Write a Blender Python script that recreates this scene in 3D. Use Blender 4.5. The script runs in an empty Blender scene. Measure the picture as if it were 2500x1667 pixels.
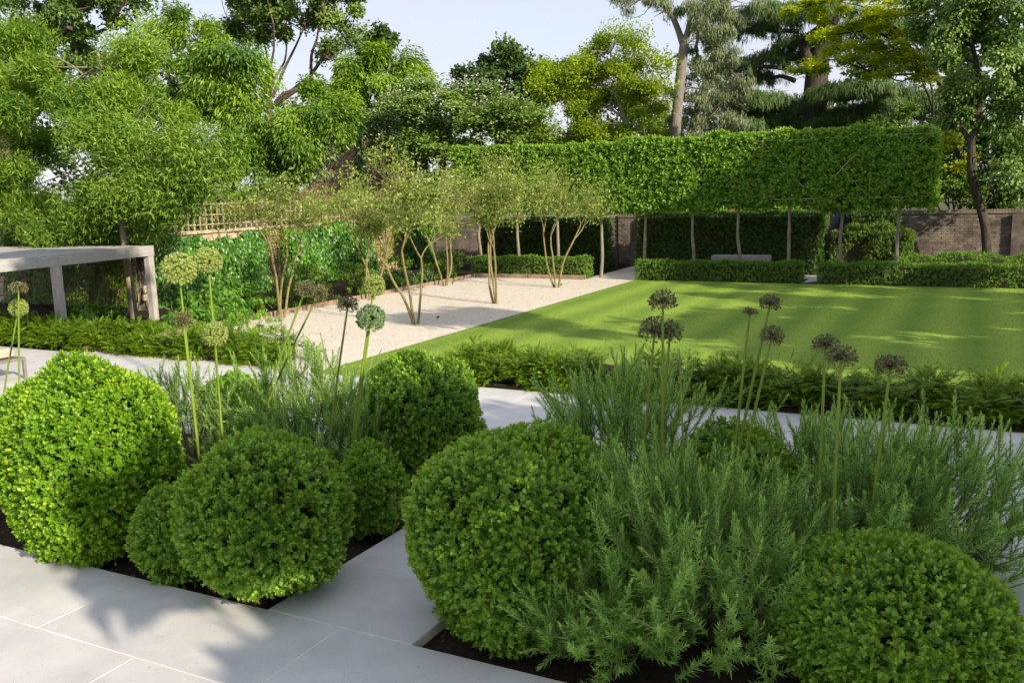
import bpy, math, random
import numpy as np
from mathutils import Matrix, Vector

# ------------------------------------------------------------------ camera, sky, sun, exposure
scene = bpy.context.scene
CAM_H = 2.6
PP = np.array([1250., 833.5])                       # principal point of the photograph (2500 x 1667)
_A = np.array([2405., 435.]); _B = np.array([-3050., 586.])   # vanishing points of the garden's two axes
FPX = math.sqrt(-np.dot(_A-PP, _B-PP))
def _ray(p): return np.array([p[0]-PP[0], p[1]-PP[1], FPX])
_y = _ray(_A); _y /= np.linalg.norm(_y)
_x = -_ray(_B); _x /= np.linalg.norm(_x)
_z = np.cross(_x, _y); _y = np.cross(_z, _x)
ROT = np.stack([_x, _y, _z])
right, up, back = ROT@[1, 0, 0], ROT@[0, -1, 0], ROT@[0, 0, -1]
cam_d = bpy.data.cameras.new('camera'); cam = bpy.data.objects.new('camera', cam_d)
scene.collection.objects.link(cam); scene.camera = cam
cam_d.sensor_width = 36; cam_d.lens = 36*FPX/2500; cam_d.clip_start = .05; cam_d.clip_end = 3000
M = Matrix.Identity(4)
for i, v in enumerate((right, up, back)):
    for j in range(3): M[j][i] = v[j]
M[2][3] = CAM_H
cam.matrix_world = M

SUN_EL = math.radians(23); SUN_AZ = np.array([.93, -.37])/math.hypot(.93, .37)
sun_dir = Vector((SUN_AZ[0]*math.cos(SUN_EL), SUN_AZ[1]*math.cos(SUN_EL), math.sin(SUN_EL)))
world = bpy.data.worlds.new('World'); scene.world = world; world.use_nodes = True
nt = world.node_tree; nt.nodes.clear()
w_out = nt.nodes.new('ShaderNodeOutputWorld'); w_bg = nt.nodes.new('ShaderNodeBackground')
sky = nt.nodes.new('ShaderNodeTexSky'); sky.sky_type = 'NISHITA'; sky.sun_disc = False
sky.sun_elevation = SUN_EL; sky.sun_rotation = math.atan2(SUN_AZ[0], SUN_AZ[1])
sky.air_density = 1.0; sky.dust_density = .6; sky.ozone_density = 1.5
w_tc = nt.nodes.new('ShaderNodeTexCoord'); w_map = nt.nodes.new('ShaderNodeMapping')
w_map.inputs['Scale'].default_value = (1.2, 1.2, 7)
w_noise = nt.nodes.new('ShaderNodeTexNoise'); w_noise.inputs['Scale'].default_value = 1.6
w_noise.inputs['Detail'].default_value = 6; w_noise.inputs['Roughness'].default_value = .55
w_ramp = nt.nodes.new('ShaderNodeMapRange'); w_ramp.inputs[1].default_value = .35; w_ramp.inputs[2].default_value = .72
w_ramp.inputs[3].default_value = .72; w_ramp.inputs[4].default_value = .98
w_mix = nt.nodes.new('ShaderNodeMix'); w_mix.data_type = 'RGBA'
w_mix.inputs[7].default_value = (4.0, 4.02, 4.45, 1)     # thin high cloud
nt.links.new(w_tc.outputs['Generated'], w_map.inputs[0]); nt.links.new(w_map.outputs[0], w_noise.inputs[0])
nt.links.new(w_noise.outputs[0], w_ramp.inputs[0]); nt.links.new(w_ramp.outputs[0], w_mix.inputs[0])
nt.links.new(sky.outputs[0], w_mix.inputs[6]); nt.links.new(w_mix.outputs[2], w_bg.inputs[0])
nt.links.new(w_bg.outputs[0], w_out.inputs[0]); w_bg.inputs[1].default_value = .10

sun_l = bpy.data.lights.new('sun', 'SUN'); sun_l.energy = 3.9; sun_l.angle = math.radians(.55); sun_l.color = (1, .86, .66)
sun = bpy.data.objects.new('sun', sun_l); scene.collection.objects.link(sun)
sun.rotation_euler = sun_dir.to_track_quat('Z', 'Y').to_euler(); sun.location = (12, -5, 9)

scene.view_settings.view_transform = 'Standard'; scene.view_settings.look = 'None'
scene.view_settings.exposure = 1.03; scene.view_settings.gamma = 1
scene.view_settings.use_curve_mapping = False
cy = scene.cycles
cy.use_denoising = True; cy.max_bounces = 7; cy.diffuse_bounces = 4; cy.glossy_bounces = 2
cy.transmission_bounces = 4; cy.transparent_max_bounces = 4; cy.caustics_reflective = False; cy.caustics_refractive = False
cy.use_adaptive_sampling = True; cy.adaptive_threshold = .015

# ------------------------------------------------------------------ helpers
rng = np.random.default_rng(7); random.seed(7)
COL = scene.collection
ORG = {}
UP = np.array([0., 0., 1.])
def at(px, py, Y=None, X=None, Z=None):
    d = ROT@_ray((px, py))
    t = Y/d[1] if Y is not None else X/d[0] if X is not None else (Z-CAM_H)/d[2]
    return d*t + [0, 0, CAM_H]
def ppm(P):                                          # photograph pixels per metre at a point
    return FPX/float((ROT.T@(np.asarray(P, float)-[0, 0, CAM_H]))[2])
def nrm(v): return v/np.maximum(np.linalg.norm(v, axis=-1, keepdims=True), 1e-9)
def tagit(o, label, cat, group=None, kind=None):
    if label: o['label'] = label
    if cat: o['category'] = cat
    if group: o['group'] = group
    if kind: o['kind'] = kind
    return o
def thing(name, label, cat, loc=(0, 0, 0), group=None):
    o = bpy.data.objects.new(name, None); COL.objects.link(o); o.location = loc
    o.empty_display_size = .1; ORG[o.name] = np.array(loc, float)
    return tagit(o, label, cat, group)
def mesh_data(name, V, F, tint=None, smooth=False):
    V = np.ascontiguousarray(V, dtype=np.float32); F = np.ascontiguousarray(F, dtype=np.int32)
    m = bpy.data.meshes.new(name); k = F.shape[1]; nf = F.shape[0]
    m.vertices.add(len(V)); m.vertices.foreach_set('co', V.ravel())
    m.loops.add(nf*k); m.loops.foreach_set('vertex_index', F.ravel())
    m.polygons.add(nf); m.polygons.foreach_set('loop_start', np.arange(0, nf*k, k, dtype=np.int32))
    m.polygons.foreach_set('use_smooth', np.full(nf, bool(smooth)))
    if tint is not None:
        a = m.attributes.new('tint', 'FLOAT', 'FACE'); a.data.foreach_set('value', np.ascontiguousarray(tint, dtype=np.float32))
    m.update(calc_edges=True)
    return m
def obj(name, data, parent=None, kind=None, loc=(0, 0, 0)):
    o = bpy.data.objects.new(name, data); COL.objects.link(o); o.location = loc
    if parent is not None: o.parent = parent
    if kind: o['kind'] = kind
    return o
def mesh(name, V, F, mat, parent=None, tint=None, smooth=False, kind=None):
    org = ORG[parent.name] if parent is not None else np.zeros(3)
    d = mesh_data(name, np.asarray(V)-org, F, tint, smooth); d.materials.append(mat)
    o = obj(name, d, parent, kind); ORG[o.name] = org
    return o
BOXF = np.array([[0, 3, 2, 1], [4, 5, 6, 7], [0, 1, 5, 4], [1, 2, 6, 5], [2, 3, 7, 6], [3, 0, 4, 7]])
def boxv(x0, x1, y0, y1, z0, z1):
    return np.array([[x0, y0, z0], [x1, y0, z0], [x1, y1, z0], [x0, y1, z0], [x0, y0, z1], [x1, y0, z1], [x1, y1, z1], [x0, y1, z1]], float)
def chamfer_box(x0, x1, y0, y1, z0, z1, b):
    # top edges chamfered: 12 vertices
    V = np.array([[x0, y0, z0], [x1, y0, z0], [x1, y1, z0], [x0, y1, z0], [x0, y0, z1-b], [x1, y0, z1-b], [x1, y1, z1-b], [x0, y1, z1-b],
                  [x0+b, y0+b, z1], [x1-b, y0+b, z1], [x1-b, y1-b, z1], [x0+b, y1-b, z1]], float)
    F = np.array([[0, 3, 2, 1], [0, 1, 5, 4], [1, 2, 6, 5], [2, 3, 7, 6], [3, 0, 4, 7], [4, 5, 9, 8], [5, 6, 10, 9], [6, 7, 11, 10], [7, 4, 8, 11], [8, 9, 10, 11]])
    return V, F
def join(parts):
    Vs, Fs, n = [], [], 0
    for V, F in parts:
        Vs.append(np.asarray(V)); Fs.append(np.asarray(F)+n); n += len(V)
    return np.concatenate(Vs), np.concatenate(Fs)
def tube(pts, rad, sides=7):
    P = np.asarray(pts, float); n = len(P); rad = np.broadcast_to(np.asarray(rad, float), (n,))
    T = nrm(np.gradient(P, axis=0)); ref = np.array([.31, .17, .93]) if abs(T[0][2]) < .95 else np.array([1., .1, 0])
    X = nrm(np.cross(T, ref)); Y = np.cross(T, X)
    a = np.arange(sides)/sides*2*np.pi
    V = P[:, None]+rad[:, None, None]*(X[:, None]*np.cos(a)[None, :, None]+Y[:, None]*np.sin(a)[None, :, None])
    i = np.arange(n-1)[:, None]*sides; j = np.arange(sides)[None]; k = (j+1) % sides
    F = np.stack([i+j, i+k, i+sides+k, i+sides+j], -1).reshape(-1, 4)
    cap = np.arange(sides)
    if sides == 4: F = np.concatenate([F, [cap[::-1]], [cap+(n-1)*sides]])
    return V.reshape(-1, 3), F
def smooth_path(ctrl, n=12):
    C = np.asarray(ctrl, float); t = np.linspace(0, len(C)-1, n); out = []
    for s in t:
        i = min(int(s), len(C)-2); u = s-i
        p0, p1, p2, p3 = C[max(i-1, 0)], C[i], C[i+1], C[min(i+2, len(C)-1)]
        out.append(.5*((2*p1)+(-p0+p2)*u+(2*p0-5*p1+4*p2-p3)*u*u+(-p0+3*p1-3*p2+p3)*u**3))
    return np.array(out)
def rand_dir(n): return nrm(rng.normal(size=(n, 3)))
TEMPL = {
 1: (np.array([[-.5, 0, 0], [.5, 0, 0], [0, 1, 0]]), np.array([[0, 1, 2]])),
 2: (np.array([[0, 0, 0], [.5, .45, .14], [0, 1, -.06], [-.5, .45, .14]]), np.array([[0, 1, 2], [0, 2, 3]])),
 4: (np.array([[0, 0, 0], [.40, .28, .10], [.44, .68, .10], [0, 1, -.03], [-.44, .68, .10], [-.40, .28, .10]]), np.array([[0, 1, 2, 3], [0, 3, 4, 5]])),
}
def leaves(P, D, N, L, W, kind, bend=0.):
    """one leaf per row: base point P, direction D, face normal N, length L, width W"""
    n = len(P); D = nrm(D); X = nrm(np.cross(D, N)); N = np.cross(X, D)
    T, F = TEMPL[kind]
    L = np.broadcast_to(np.asarray(L, float), (n,))[:, None, None]; W = np.broadcast_to(np.asarray(W, float), (n,))[:, None, None]
    z = T[None, :, 2:3]*W - bend*L*(T[None, :, 1:2]**2)
    V = P[:, None]+X[:, None]*T[None, :, 0:1]*W+D[:, None]*T[None, :, 1:2]*L+N[:, None]*z
    k = len(T)
    FF = (np.arange(n)[:, None, None]*k+F[None]).reshape(-1, F.shape[1])
    return V.reshape(-1, 3), FF, len(F)
def foliage(name, mat, parent, P, D, N, L, W, kind, tint, bend=0.):
    V, F, per = leaves(P, D, N, L, W, kind, bend)
    return mesh(name, V, F, mat, parent, np.repeat(tint, per), True, 'stuff')
def perp(A):
    X = np.cross(A, np.where(np.abs(A[:, 2:3]) > .9, np.array([[1., 0, 0]]), np.array([[0., 0, 1]])))
    X = nrm(X); return X, np.cross(A, X)
def sprigs(S, A, pairs, step, L, W, spread=.85, twist=1.3, newtip=.5):
    """opposite-leaved shoots: returns P, D, N, L, W, tint"""
    n = len(S); A = nrm(A); X, Y = perp(A); th0 = rng.uniform(0, 6.28, n)
    P, D, N, Ls, Ws, T = [], [], [], [], [], []
    for j in range(pairs):
        f = j/max(pairs-1, 1)
        for s in (0, math.pi):
            th = th0+j*(math.pi/2)+s+rng.normal(0, .25, n)
            R_ = X*np.cos(th)[:, None]+Y*np.sin(th)[:, None]
            d = A*(.35+.75*f+rng.normal(0, .15, n))[:, None]+R_*(spread*(1.05-.45*f))
            P.append(S+A*(j*step)); D.append(d); N.append(A+rng.normal(0, .25, (n, 3)))
            k = (1-.35*f)*rng.uniform(.75, 1.2, n)
            Ls.append(L*k); Ws.append(W*k); T.append(np.clip(rng.normal(.35+newtip*f*f, .14, n), 0, 1))
    return [np.concatenate(a) for a in (P, D, N, Ls, Ws, T)]

# ------------------------------------------------------------------ materials
def new_mat(name):
    m = bpy.data.materials.new(name); m.use_nodes = True
    return m, m.node_tree, m.node_tree.nodes['Principled BSDF']
def leaf_mat(name, dark, light, trans=.35, rough=.45, spec=.4, extra=None):
    m, t, b = new_mat(name); n = t.nodes; l = t.links
    at_ = n.new('ShaderNodeAttribute'); at_.attribute_name = 'tint'
    geo = n.new('ShaderNodeTexCoord'); nz = n.new('ShaderNodeTexNoise'); nz.inputs['Scale'].default_value = 1.7; nz.inputs['Detail'].default_value = 3
    l.new(geo.outputs['Object'], nz.inputs[0])
    add = n.new('ShaderNodeMath'); add.operation = 'MULTIPLY_ADD'; add.inputs[1].default_value = .7; add.inputs[2].default_value = -.35
    l.new(nz.outputs[0], add.inputs[0])
    sm = n.new('ShaderNodeMath'); sm.operation = 'ADD'; sm.use_clamp = True
    l.new(at_.outputs['Fac'], sm.inputs[0]); l.new(add.outputs[0], sm.inputs[1])
    r = n.new('ShaderNodeValToRGB'); r.color_ramp.elements[0].color = (*dark, 1); r.color_ramp.elements[1].color = (*light, 1)
    r.color_ramp.elements[0].position = .05; r.color_ramp.elements[1].position = .95
    if extra:
        e = r.color_ramp.elements.new(extra[0]); e.color = (*extra[1], 1)
    l.new(sm.outputs[0], r.inputs[0]); l.new(r.outputs[0], b.inputs['Base Color'])
    b.inputs['Roughness'].default_value = rough; b.inputs['Specular IOR Level'].default_value = spec
    tr = n.new('ShaderNodeBsdfTranslucent'); hs = n.new('ShaderNodeHueSaturation')
    hs.inputs['Hue'].default_value = .485; hs.inputs['Saturation'].default_value = 1.1; hs.inputs['Value'].default_value = 1.35
    l.new(r.outputs[0], hs.inputs['Color']); l.new(hs.outputs[0], tr.inputs[0])
    mx = n.new('ShaderNodeMixShader'); mx.inputs[0].default_value = trans
    l.new(b.outputs[0], mx.inputs[1]); l.new(tr.outputs[0], mx.inputs[2]); l.new(mx.outputs[0], n['Material Output'].inputs[0])
    return m
def noisy(name, c1, c2, scale=8., rough=.8, bump=.0, detail=6, spec=.3, stretch=None, randobj=0., bscale=None, coord='Object', mid=(.35, .65), speck=0.):
    m, t, b = new_mat(name); n = t.nodes; l = t.links
    tc = n.new('ShaderNodeTexCoord'); mp = n.new('ShaderNodeMapping')
    if stretch: mp.inputs['Scale'].default_value = stretch
    if coord == 'World':
        g = n.new('ShaderNodeNewGeometry'); l.new(g.outputs['Position'], mp.inputs[0])
    else: l.new(tc.outputs[coord], mp.inputs[0])
    nz = n.new('ShaderNodeTexNoise'); nz.inputs['Scale'].default_value = scale; nz.inputs['Detail'].default_value = detail; nz.inputs['Roughness'].default_value = .62
    l.new(mp.outputs[0], nz.inputs[0])
    r = n.new('ShaderNodeValToRGB'); r.color_ramp.elements[0].color = (*c1, 1); r.color_ramp.elements[1].color = (*c2, 1)
    r.color_ramp.elements[0].position, r.color_ramp.elements[1].position = mid
    l.new(nz.outputs[0], r.inputs[0]); col = r.outputs[0]
    if speck:
        n3 = n.new('ShaderNodeTexNoise'); n3.inputs['Scale'].default_value = 55; n3.inputs['Detail'].default_value = 3; l.new(mp.outputs[0], n3.inputs[0])
        r3 = n.new('ShaderNodeValToRGB'); r3.color_ramp.elements[0].position = .27; r3.color_ramp.elements[1].position = .36; r3.color_ramp.elements[0].color = (1-speck,)*3+(1,)
        n4 = n.new('ShaderNodeTexNoise'); n4.inputs['Scale'].default_value = .9; n4.inputs['Detail'].default_value = 5; l.new(mp.outputs[0], n4.inputs[0])
        r4 = n.new('ShaderNodeValToRGB'); r4.color_ramp.elements[0].position = .35; r4.color_ramp.elements[1].position = .6; r4.color_ramp.elements[0].color = (.78, .79, .80, 1)
        l.new(n3.outputs[0], r3.inputs[0]); l.new(n4.outputs[0], r4.inputs[0])
        for rr_ in (r3, r4):
            mm = n.new('ShaderNodeMix'); mm.data_type = 'RGBA'; mm.blend_type = 'MULTIPLY'; mm.inputs[0].default_value = 1
            l.new(col, mm.inputs[6]); l.new(rr_.outputs[0], mm.inputs[7]); col = mm.outputs[2]
    if randobj:
        oi = n.new('ShaderNodeObjectInfo'); mr = n.new('ShaderNodeMapRange'); mr.inputs[3].default_value = 1-randobj; mr.inputs[4].default_value = 1+randobj
        l.new(oi.outputs['Random'], mr.inputs[0]); h = n.new('ShaderNodeHueSaturation'); l.new(mr.outputs[0], h.inputs['Value']); l.new(col, h.inputs['Color']); col = h.outputs[0]
    l.new(col, b.inputs['Base Color']); b.inputs['Roughness'].default_value = rough; b.inputs['Specular IOR Level'].default_value = spec
    if bump:
        n2 = n.new('ShaderNodeTexNoise'); n2.inputs['Scale'].default_value = bscale or scale*3; n2.inputs['Detail'].default_value = 5
        l.new(mp.outputs[0], n2.inputs[0]); bp = n.new('ShaderNodeBump'); bp.inputs['Strength'].default_value = bump; bp.inputs['Distance'].default_value = .02
        l.new(n2.outputs[0], bp.inputs['Height']); l.new(bp.outputs[0], b.inputs['Normal'])
    return m

MT = {}
MT['box'] = leaf_mat('box_leaf', (.066, .190, .020), (.310, .510, .060), .36, .42, .45)
MT['box_lit'] = leaf_mat('box_leaf_sunlit', (.055, .175, .008), (.460, .540, .045), .38, .42, .45, (.88, (.270, .490, .025)))  # leaf for the sunlit balls: sunlight put into a yellower colour, plus yellow tips
MT['twig'] = noisy('twig_shade_core', (.030, .028, .014), (.055, .050, .024), 40, .9)  # dark twig brown for solid cores that stand in for shaded interiors
MT['rosemary'] = leaf_mat('rosemary_needle', (.120, .290, .040), (.440, .690, .170), .42, .5, .4)
MT['rosestem'] = noisy('rosemary_stem', (.10, .11, .045), (.17, .16, .08), 30, .8)
MT['yew'] = leaf_mat('yew_needle', (.030, .115, .006), (.250, .390, .018), .34, .45, .4)
MT['hedge'] = leaf_mat('clipped_hedge_leaf', (.040, .125, .014), (.190, .350, .042), .28, .45, .35)
MT['tall'] = leaf_mat('tall_hedge_leaf', (.026, .085, .014), (.110, .230, .036), .25, .5, .3)
MT['horn'] = leaf_mat('hornbeam_leaf', (.056, .170, .020), (.260, .440, .056), .34, .42, .4)
MT['ivy'] = leaf_mat('ivy_leaf', (.018, .092, .010), (.125, .315, .022), .24, .34, .5)
MT['gold_vine'] = leaf_mat('golden_vine_leaf', (.12, .18, .012), (.34, .36, .02), .38, .45, .4)
MT['ash'] = leaf_mat('narrow_ash_leaf', (.050, .150, .012), (.260, .410, .050), .38, .45, .4)
MT['chestnut'] = leaf_mat('chestnut_leaf', (.045, .135, .010), (.260, .420, .030), .34, .38, .5)
MT['oak'] = leaf_mat('oak_leaf', (.028, .078, .016), (.125, .210, .045), .28, .5, .35)
MT['plane'] = leaf_mat('plane_leaf', (.055, .130, .026), (.225, .335, .070), .3, .5, .35)
MT['corn'] = leaf_mat('dogwood_leaf', (.060, .150, .020), (.270, .400, .085), .32, .45, .4)
MT['bract'] = leaf_mat('white_bract', (.50, .54, .42), (.75, .76, .66), .3, .6, .3)
MT['yellow'] = leaf_mat('yellow_green_leaf', (.120, .220, .012), (.390, .510, .035), .46, .5, .35)
MT['robinia'] = leaf_mat('golden_robinia_leaf', (.17, .27, .008), (.50, .60, .015), .46, .5, .35)
MT['willow'] = leaf_mat('grey_willow_leaf', (.095, .140, .060), (.290, .350, .175), .3, .5, .4)
MT['cedar'] = leaf_mat('cedar_needle', (.034, .082, .020), (.145, .228, .065), .22, .6, .25)
MT['greyleaf'] = leaf_mat('rounded_grey_green_leaf', (.070, .155, .026), (.275, .410, .100), .3, .45, .45)
MT['dark'] = leaf_mat('dark_shrub_leaf', (.034, .095, .014), (.160, .280, .036), .28, .5, .35)
MT['amel'] = leaf_mat('olive_bronze_leaf', (.100, .160, .026), (.400, .470, .125), .40, .5, .4, (.6, (.225, .315, .060)))
MT['conifer'] = leaf_mat('cypress_leaf', (.010, .034, .014), (.040, .080, .030), .15, .6, .3)
MT['shrub'] = leaf_mat('border_shrub_leaf', (.042, .120, .012), (.230, .350, .036), .3, .42, .45)
MT['hydr'] = leaf_mat('broad_border_leaf', (.040, .145, .014), (.190, .380, .045), .3, .38, .45)
MT['iris'] = leaf_mat('sword_leaf', (.045, .085, .035), (.140, .200, .085), .3, .45, .4)
MT['grass'] = leaf_mat('grass_blade', (.088, .180, .024), (.270, .395, .055), .3, .55, .25)
MT['stalk'] = noisy('allium_stalk', (.15, .24, .03), (.22, .30, .035), 6, .45)
MT['flor_g'] = leaf_mat('allium_floret_green', (.150, .235, .045), (.390, .470, .125), .2, .55, .3)
MT['flor_d'] = leaf_mat('allium_seed_capsule_green', (.065, .145, .058), (.210, .310, .125), .2, .55, .3)
MT['flor_b'] = leaf_mat('allium_seedhead_brown', (.070, .088, .032), (.225, .260, .095), .15, .6, .3, (.5, (.145, .130, .065)))
MT['deadleaf'] = noisy('dry_strap_leaf', (.16, .12, .06), (.28, .22, .12), 12, .8)
MT['slab'] = noisy('limestone', (.545, .550, .560), (.630, .632, .640), 4.0, .62, .06, 9, .3, None, .05, 70, 'World', (.3, .7), .45)
MT['grout'] = noisy('grout', (.60, .55, .45), (.80, .76, .68), 5, .9)
MT['soil'] = noisy('soil', (.018, .013, .009), (.050, .036, .024), 30, .95, .9, 8, .15)
MT['ground'] = noisy('earth', (.05, .06, .02), (.08, .085, .03), 2, .95)
MT['gravel'] = noisy('pale_gravel', (.46, .41, .345), (.80, .745, .66), 190, .9, .5, 4, .2, None, 0, 240, mid=(.30, .62))
MT['pebble'] = noisy('pebble', (.42, .37, .31), (.78, .72, .63), 3, .8, 0, 2, .3, None, .0)
MT['timber'] = noisy('weathered_timber', (.28, .265, .26), (.44, .42, .41), 5, .75, .25, 6, .3, (6, 6, .9), .06, 40)
MT['timber_h'] = noisy('weathered_timber_boards', (.30, .30, .31), (.455, .455, .47), 5, .72, .2, 6, .35, (9, .9, 9), .10, 40)
MT['trellis'] = noisy('brown_trellis', (.22, .17, .115), (.38, .31, .22), 6, .85, .2, 5, .2)
MT['edging'] = noisy('edging_board', (.20, .15, .105), (.33, .25, .18), 6, .85, .3, 5, .2)
MT['brick'] = noisy('brick', (.105, .090, .076), (.245, .205, .170), 2.4, .9, .35, 6, .15, None, .30, 40, 'World')
MT['mortar'] = noisy('mortar', (.11, .10, .085), (.20, .185, .16), 14, .95, .3)
MT['render'] = noisy('cream_rubble_wall', (.30, .235, .165), (.50, .42, .315), 5, .95, .6, 7, .2, None, 0, 18)
MT['tile'] = noisy('clay_roof_tile', (.095, .055, .036), (.255, .165, .110), 5, .9, .2, 6, .2, None, .25, 20, 'World')
MT['bark'] = noisy('grey_brown_bark', (.075, .060, .045), (.20, .165, .125), 5, .9, .9, 7, .15, (5, 5, .8), 0, 12)
MT['bark_g'] = noisy('fissured_grey_bark', (.115, .105, .092), (.265, .245, .215), 6, .9, .9, 7, .15, (6, 6, .7), 0, 12)
MT['bark_l'] = noisy('pale_bark', (.16, .14, .10), (.33, .29, .22), 5, .85, .5, 7, .2, (4, 4, 1), 0, 14)
MT['bark_d'] = noisy('dark_bark', (.035, .030, .025), (.085, .072, .058), 5, .9, .8, 7, .15, (4, 4, 1), 0, 12)
MT['stem_o'] = noisy('olive_stem', (.12, .105, .042), (.25, .21, .095), 7, .7, .3, 6, .3, (4, 4, 1), 0, 20)
MT['stem_g'] = noisy('hornbeam_stem', (.15, .135, .105), (.28, .255, .21), 6, .8, .4, 6, .2, (5, 5, 1), 0, 18)
MT['bench'] = noisy('stone_bench', (.28, .275, .29), (.36, .355, .37), 4, .6, .05, 6, .3)
MT['cane'] = noisy('bamboo_cane', (.42, .38, .30), (.60, .55, .45), 6, .6)
MT['navy'] = noisy('dark_navy_panel', (.012, .015, .024), (.018, .022, .034), 4, .5)
MT['slate'] = noisy('black_slate', (.018, .020, .024), (.032, .035, .040), 6, .35)
MT['shed'] = noisy('blue_grey_shed', (.22, .26, .31), (.30, .34, .39), 5, .7, .1, 5, .3, (.6, 8, 8))
MT['cushion'] = noisy('sand_cushion', (.42, .33, .25), (.52, .42, .33), 18, .9, .15, 5, .2)
MT['metal'] = noisy('bronze_grey_metal', (.16, .145, .135), (.21, .19, .18), 10, .45, 0, 3, .5)
MT['black'] = noisy('black_plastic', (.010, .010, .010), (.018, .018, .018), 10, .5)
MT['redbrick'] = noisy('orange_brick_house', (.24, .10, .055), (.36, .17, .10), 4, .9, .3, 6, .2, None, 0, 30)
MT['screw'] = noisy('bolt_plug', (.05, .04, .035), (.08, .065, .055), 10, .7)

# lawn: soft mowing bands and fine grain
m, t, b = new_mat('lawn_turf'); n = t.nodes; l = t.links
g = n.new('ShaderNodeNewGeometry')
nz = n.new('ShaderNodeTexNoise'); nz.inputs['Scale'].default_value = 90; nz.inputs['Detail'].default_value = 6; l.new(g.outputs['Position'], nz.inputs[0])
nb = n.new('ShaderNodeTexNoise'); nb.inputs['Scale'].default_value = .9; nb.inputs['Detail'].default_value = 5; l.new(g.outputs['Position'], nb.inputs[0])
wv = n.new('ShaderNodeTexWave'); wv.wave_type = 'BANDS'; wv.bands_direction = 'X'; wv.inputs['Scale'].default_value = .30; wv.inputs['Distortion'].default_value = .25
l.new(g.outputs['Position'], wv.inputs[0])
r1 = n.new('ShaderNodeValToRGB'); r1.color_ramp.elements[0].color = (.088, .180, .026, 1); r1.color_ramp.elements[1].color = (.270, .395, .060, 1)
r1.color_ramp.elements[0].position = .25; r1.color_ramp.elements[1].position = .75
ma = n.new('ShaderNodeMath'); ma.operation = 'MULTIPLY_ADD'; ma.inputs[1].default_value = .24; l.new(wv.outputs[0], ma.inputs[0])
mb = n.new('ShaderNodeMath'); mb.operation = 'MULTIPLY_ADD'; mb.inputs[1].default_value = .20; l.new(nb.outputs[0], mb.inputs[0]); 
mc = n.new('ShaderNodeMath'); mc.operation = 'MULTIPLY'; mc.inputs[1].default_value = .42; l.new(nz.outputs[0], mc.inputs[0])
nm_ = n.new('ShaderNodeTexNoise'); nm_.inputs['Scale'].default_value = 14; nm_.inputs['Detail'].default_value = 8; nm_.inputs['Roughness'].default_value = .7; l.new(g.outputs['Position'], nm_.inputs[0])
md = n.new('ShaderNodeMath'); md.operation = 'MULTIPLY_ADD'; md.inputs[1].default_value = .28; l.new(nm_.outputs[0], md.inputs[0]); l.new(mc.outputs[0], md.inputs[2])
l.new(md.outputs[0], mb.inputs[2]); l.new(mb.outputs[0], ma.inputs[2]); l.new(ma.outputs[0], r1.inputs[0]); l.new(r1.outputs[0], b.inputs['Base Color'])
b.inputs['Roughness'].default_value = .9; b.inputs['Specular IOR Level'].default_value = .15
bp = n.new('ShaderNodeBump'); bp.inputs['Strength'].default_value = .6; bp.inputs['Distance'].default_value = .02; l.new(nz.outputs[0], bp.inputs['Height']); l.new(bp.outputs[0], b.inputs['Normal'])
MT['lawn'] = m

# ------------------------------------------------------------------ ground, lawn, gravel, terrace
def sheet(name, x0, x1, y0, y1, z, mat, nx=1, ny=1, wob=0.):
    X, Y = np.meshgrid(np.linspace(x0, x1, nx+1), np.linspace(y0, y1, ny+1))
    Z = np.full_like(X, z)
    if wob: Z = Z+wob*(np.sin(X*1.3+Y*.7)+np.sin(X*.6-Y*1.1+1)+rng.normal(0, .35, X.shape))
    V = np.stack([X, Y, Z], -1).reshape(-1, 3); i = np.arange(ny)[:, None]*(nx+1)+np.arange(nx)[None]
    F = np.stack([i, i+1, i+nx+2, i+nx+1], -1).reshape(-1, 4)
    o = mesh(name, V, F, mat, smooth=True); o['kind'] = 'structure'; return o
sheet('ground', -600, 600, -400, 800, -.16, MT['ground'], 8, 8)
GX, LY0, LY1 = -8.70, 11.45, 24.5
sheet('lawn', GX, 12, 10.42, LY1, 0., MT['lawn'], 40, 30, .003)
sheet('gravel', -13.95, GX, 10.42, 24.45, -.006, MT['gravel'], 30, 50, .004)
sheet('gravel_path', -10.4, GX+.05, 24.45, 28.9, -.010, MT['gravel'], 6, 12, .003)
sheet('border_soil', -30, -13.95, 10.42, 29, -.05, MT['soil'], 20, 20, .02)
sheet('yew_bed_soil', GX+2.2, 12, 10.42, LY0, .02, MT['soil'], 20, 4, .002)
sheet('back_border_soil', -19, 12, 24.5, 29, -.04, MT['soil'], 20, 8, .01)
sheet('bench_paving', -8.6, -3.2, 25.9, 27.0, -.012, MT['slab'], 4, 2)
BEDS = [(-9.4, -3.948, 4.082, 7.249), (-2.846, .16, 4.082, 7.249)]
for bx in BEDS: sheet('bed_soil', bx[0]-.02, bx[1]+.02, bx[2]-.02, bx[3]+.02, -.065, MT['soil'], 30, 16, .006)
PITCH = .7918; SLAB_L = 1.738; GAP = .0042
ter = sheet('terrace', -30, 12, -8, 10.416, -.09, MT['grout'], 2, 2)
ORG[ter.name] = np.zeros(3)
slab_cache = {}
def slab(x0, x1, y0, y1):
    key = (round(x1-x0, 3), round(y1-y0, 3))
    if key not in slab_cache:
        V, F = chamfer_box(-key[0]/2, key[0]/2, -key[1]/2, key[1]/2, -.055, 0, .0025)
        slab_cache[key] = mesh_data('slab', V, F); slab_cache[key].materials.append(MT['slab'])
    o = obj('slab', slab_cache[key], ter, loc=((x0+x1)/2, (y0+y1)/2, rng.uniform(-.0008, .0008)))
grout_parts = []
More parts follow.
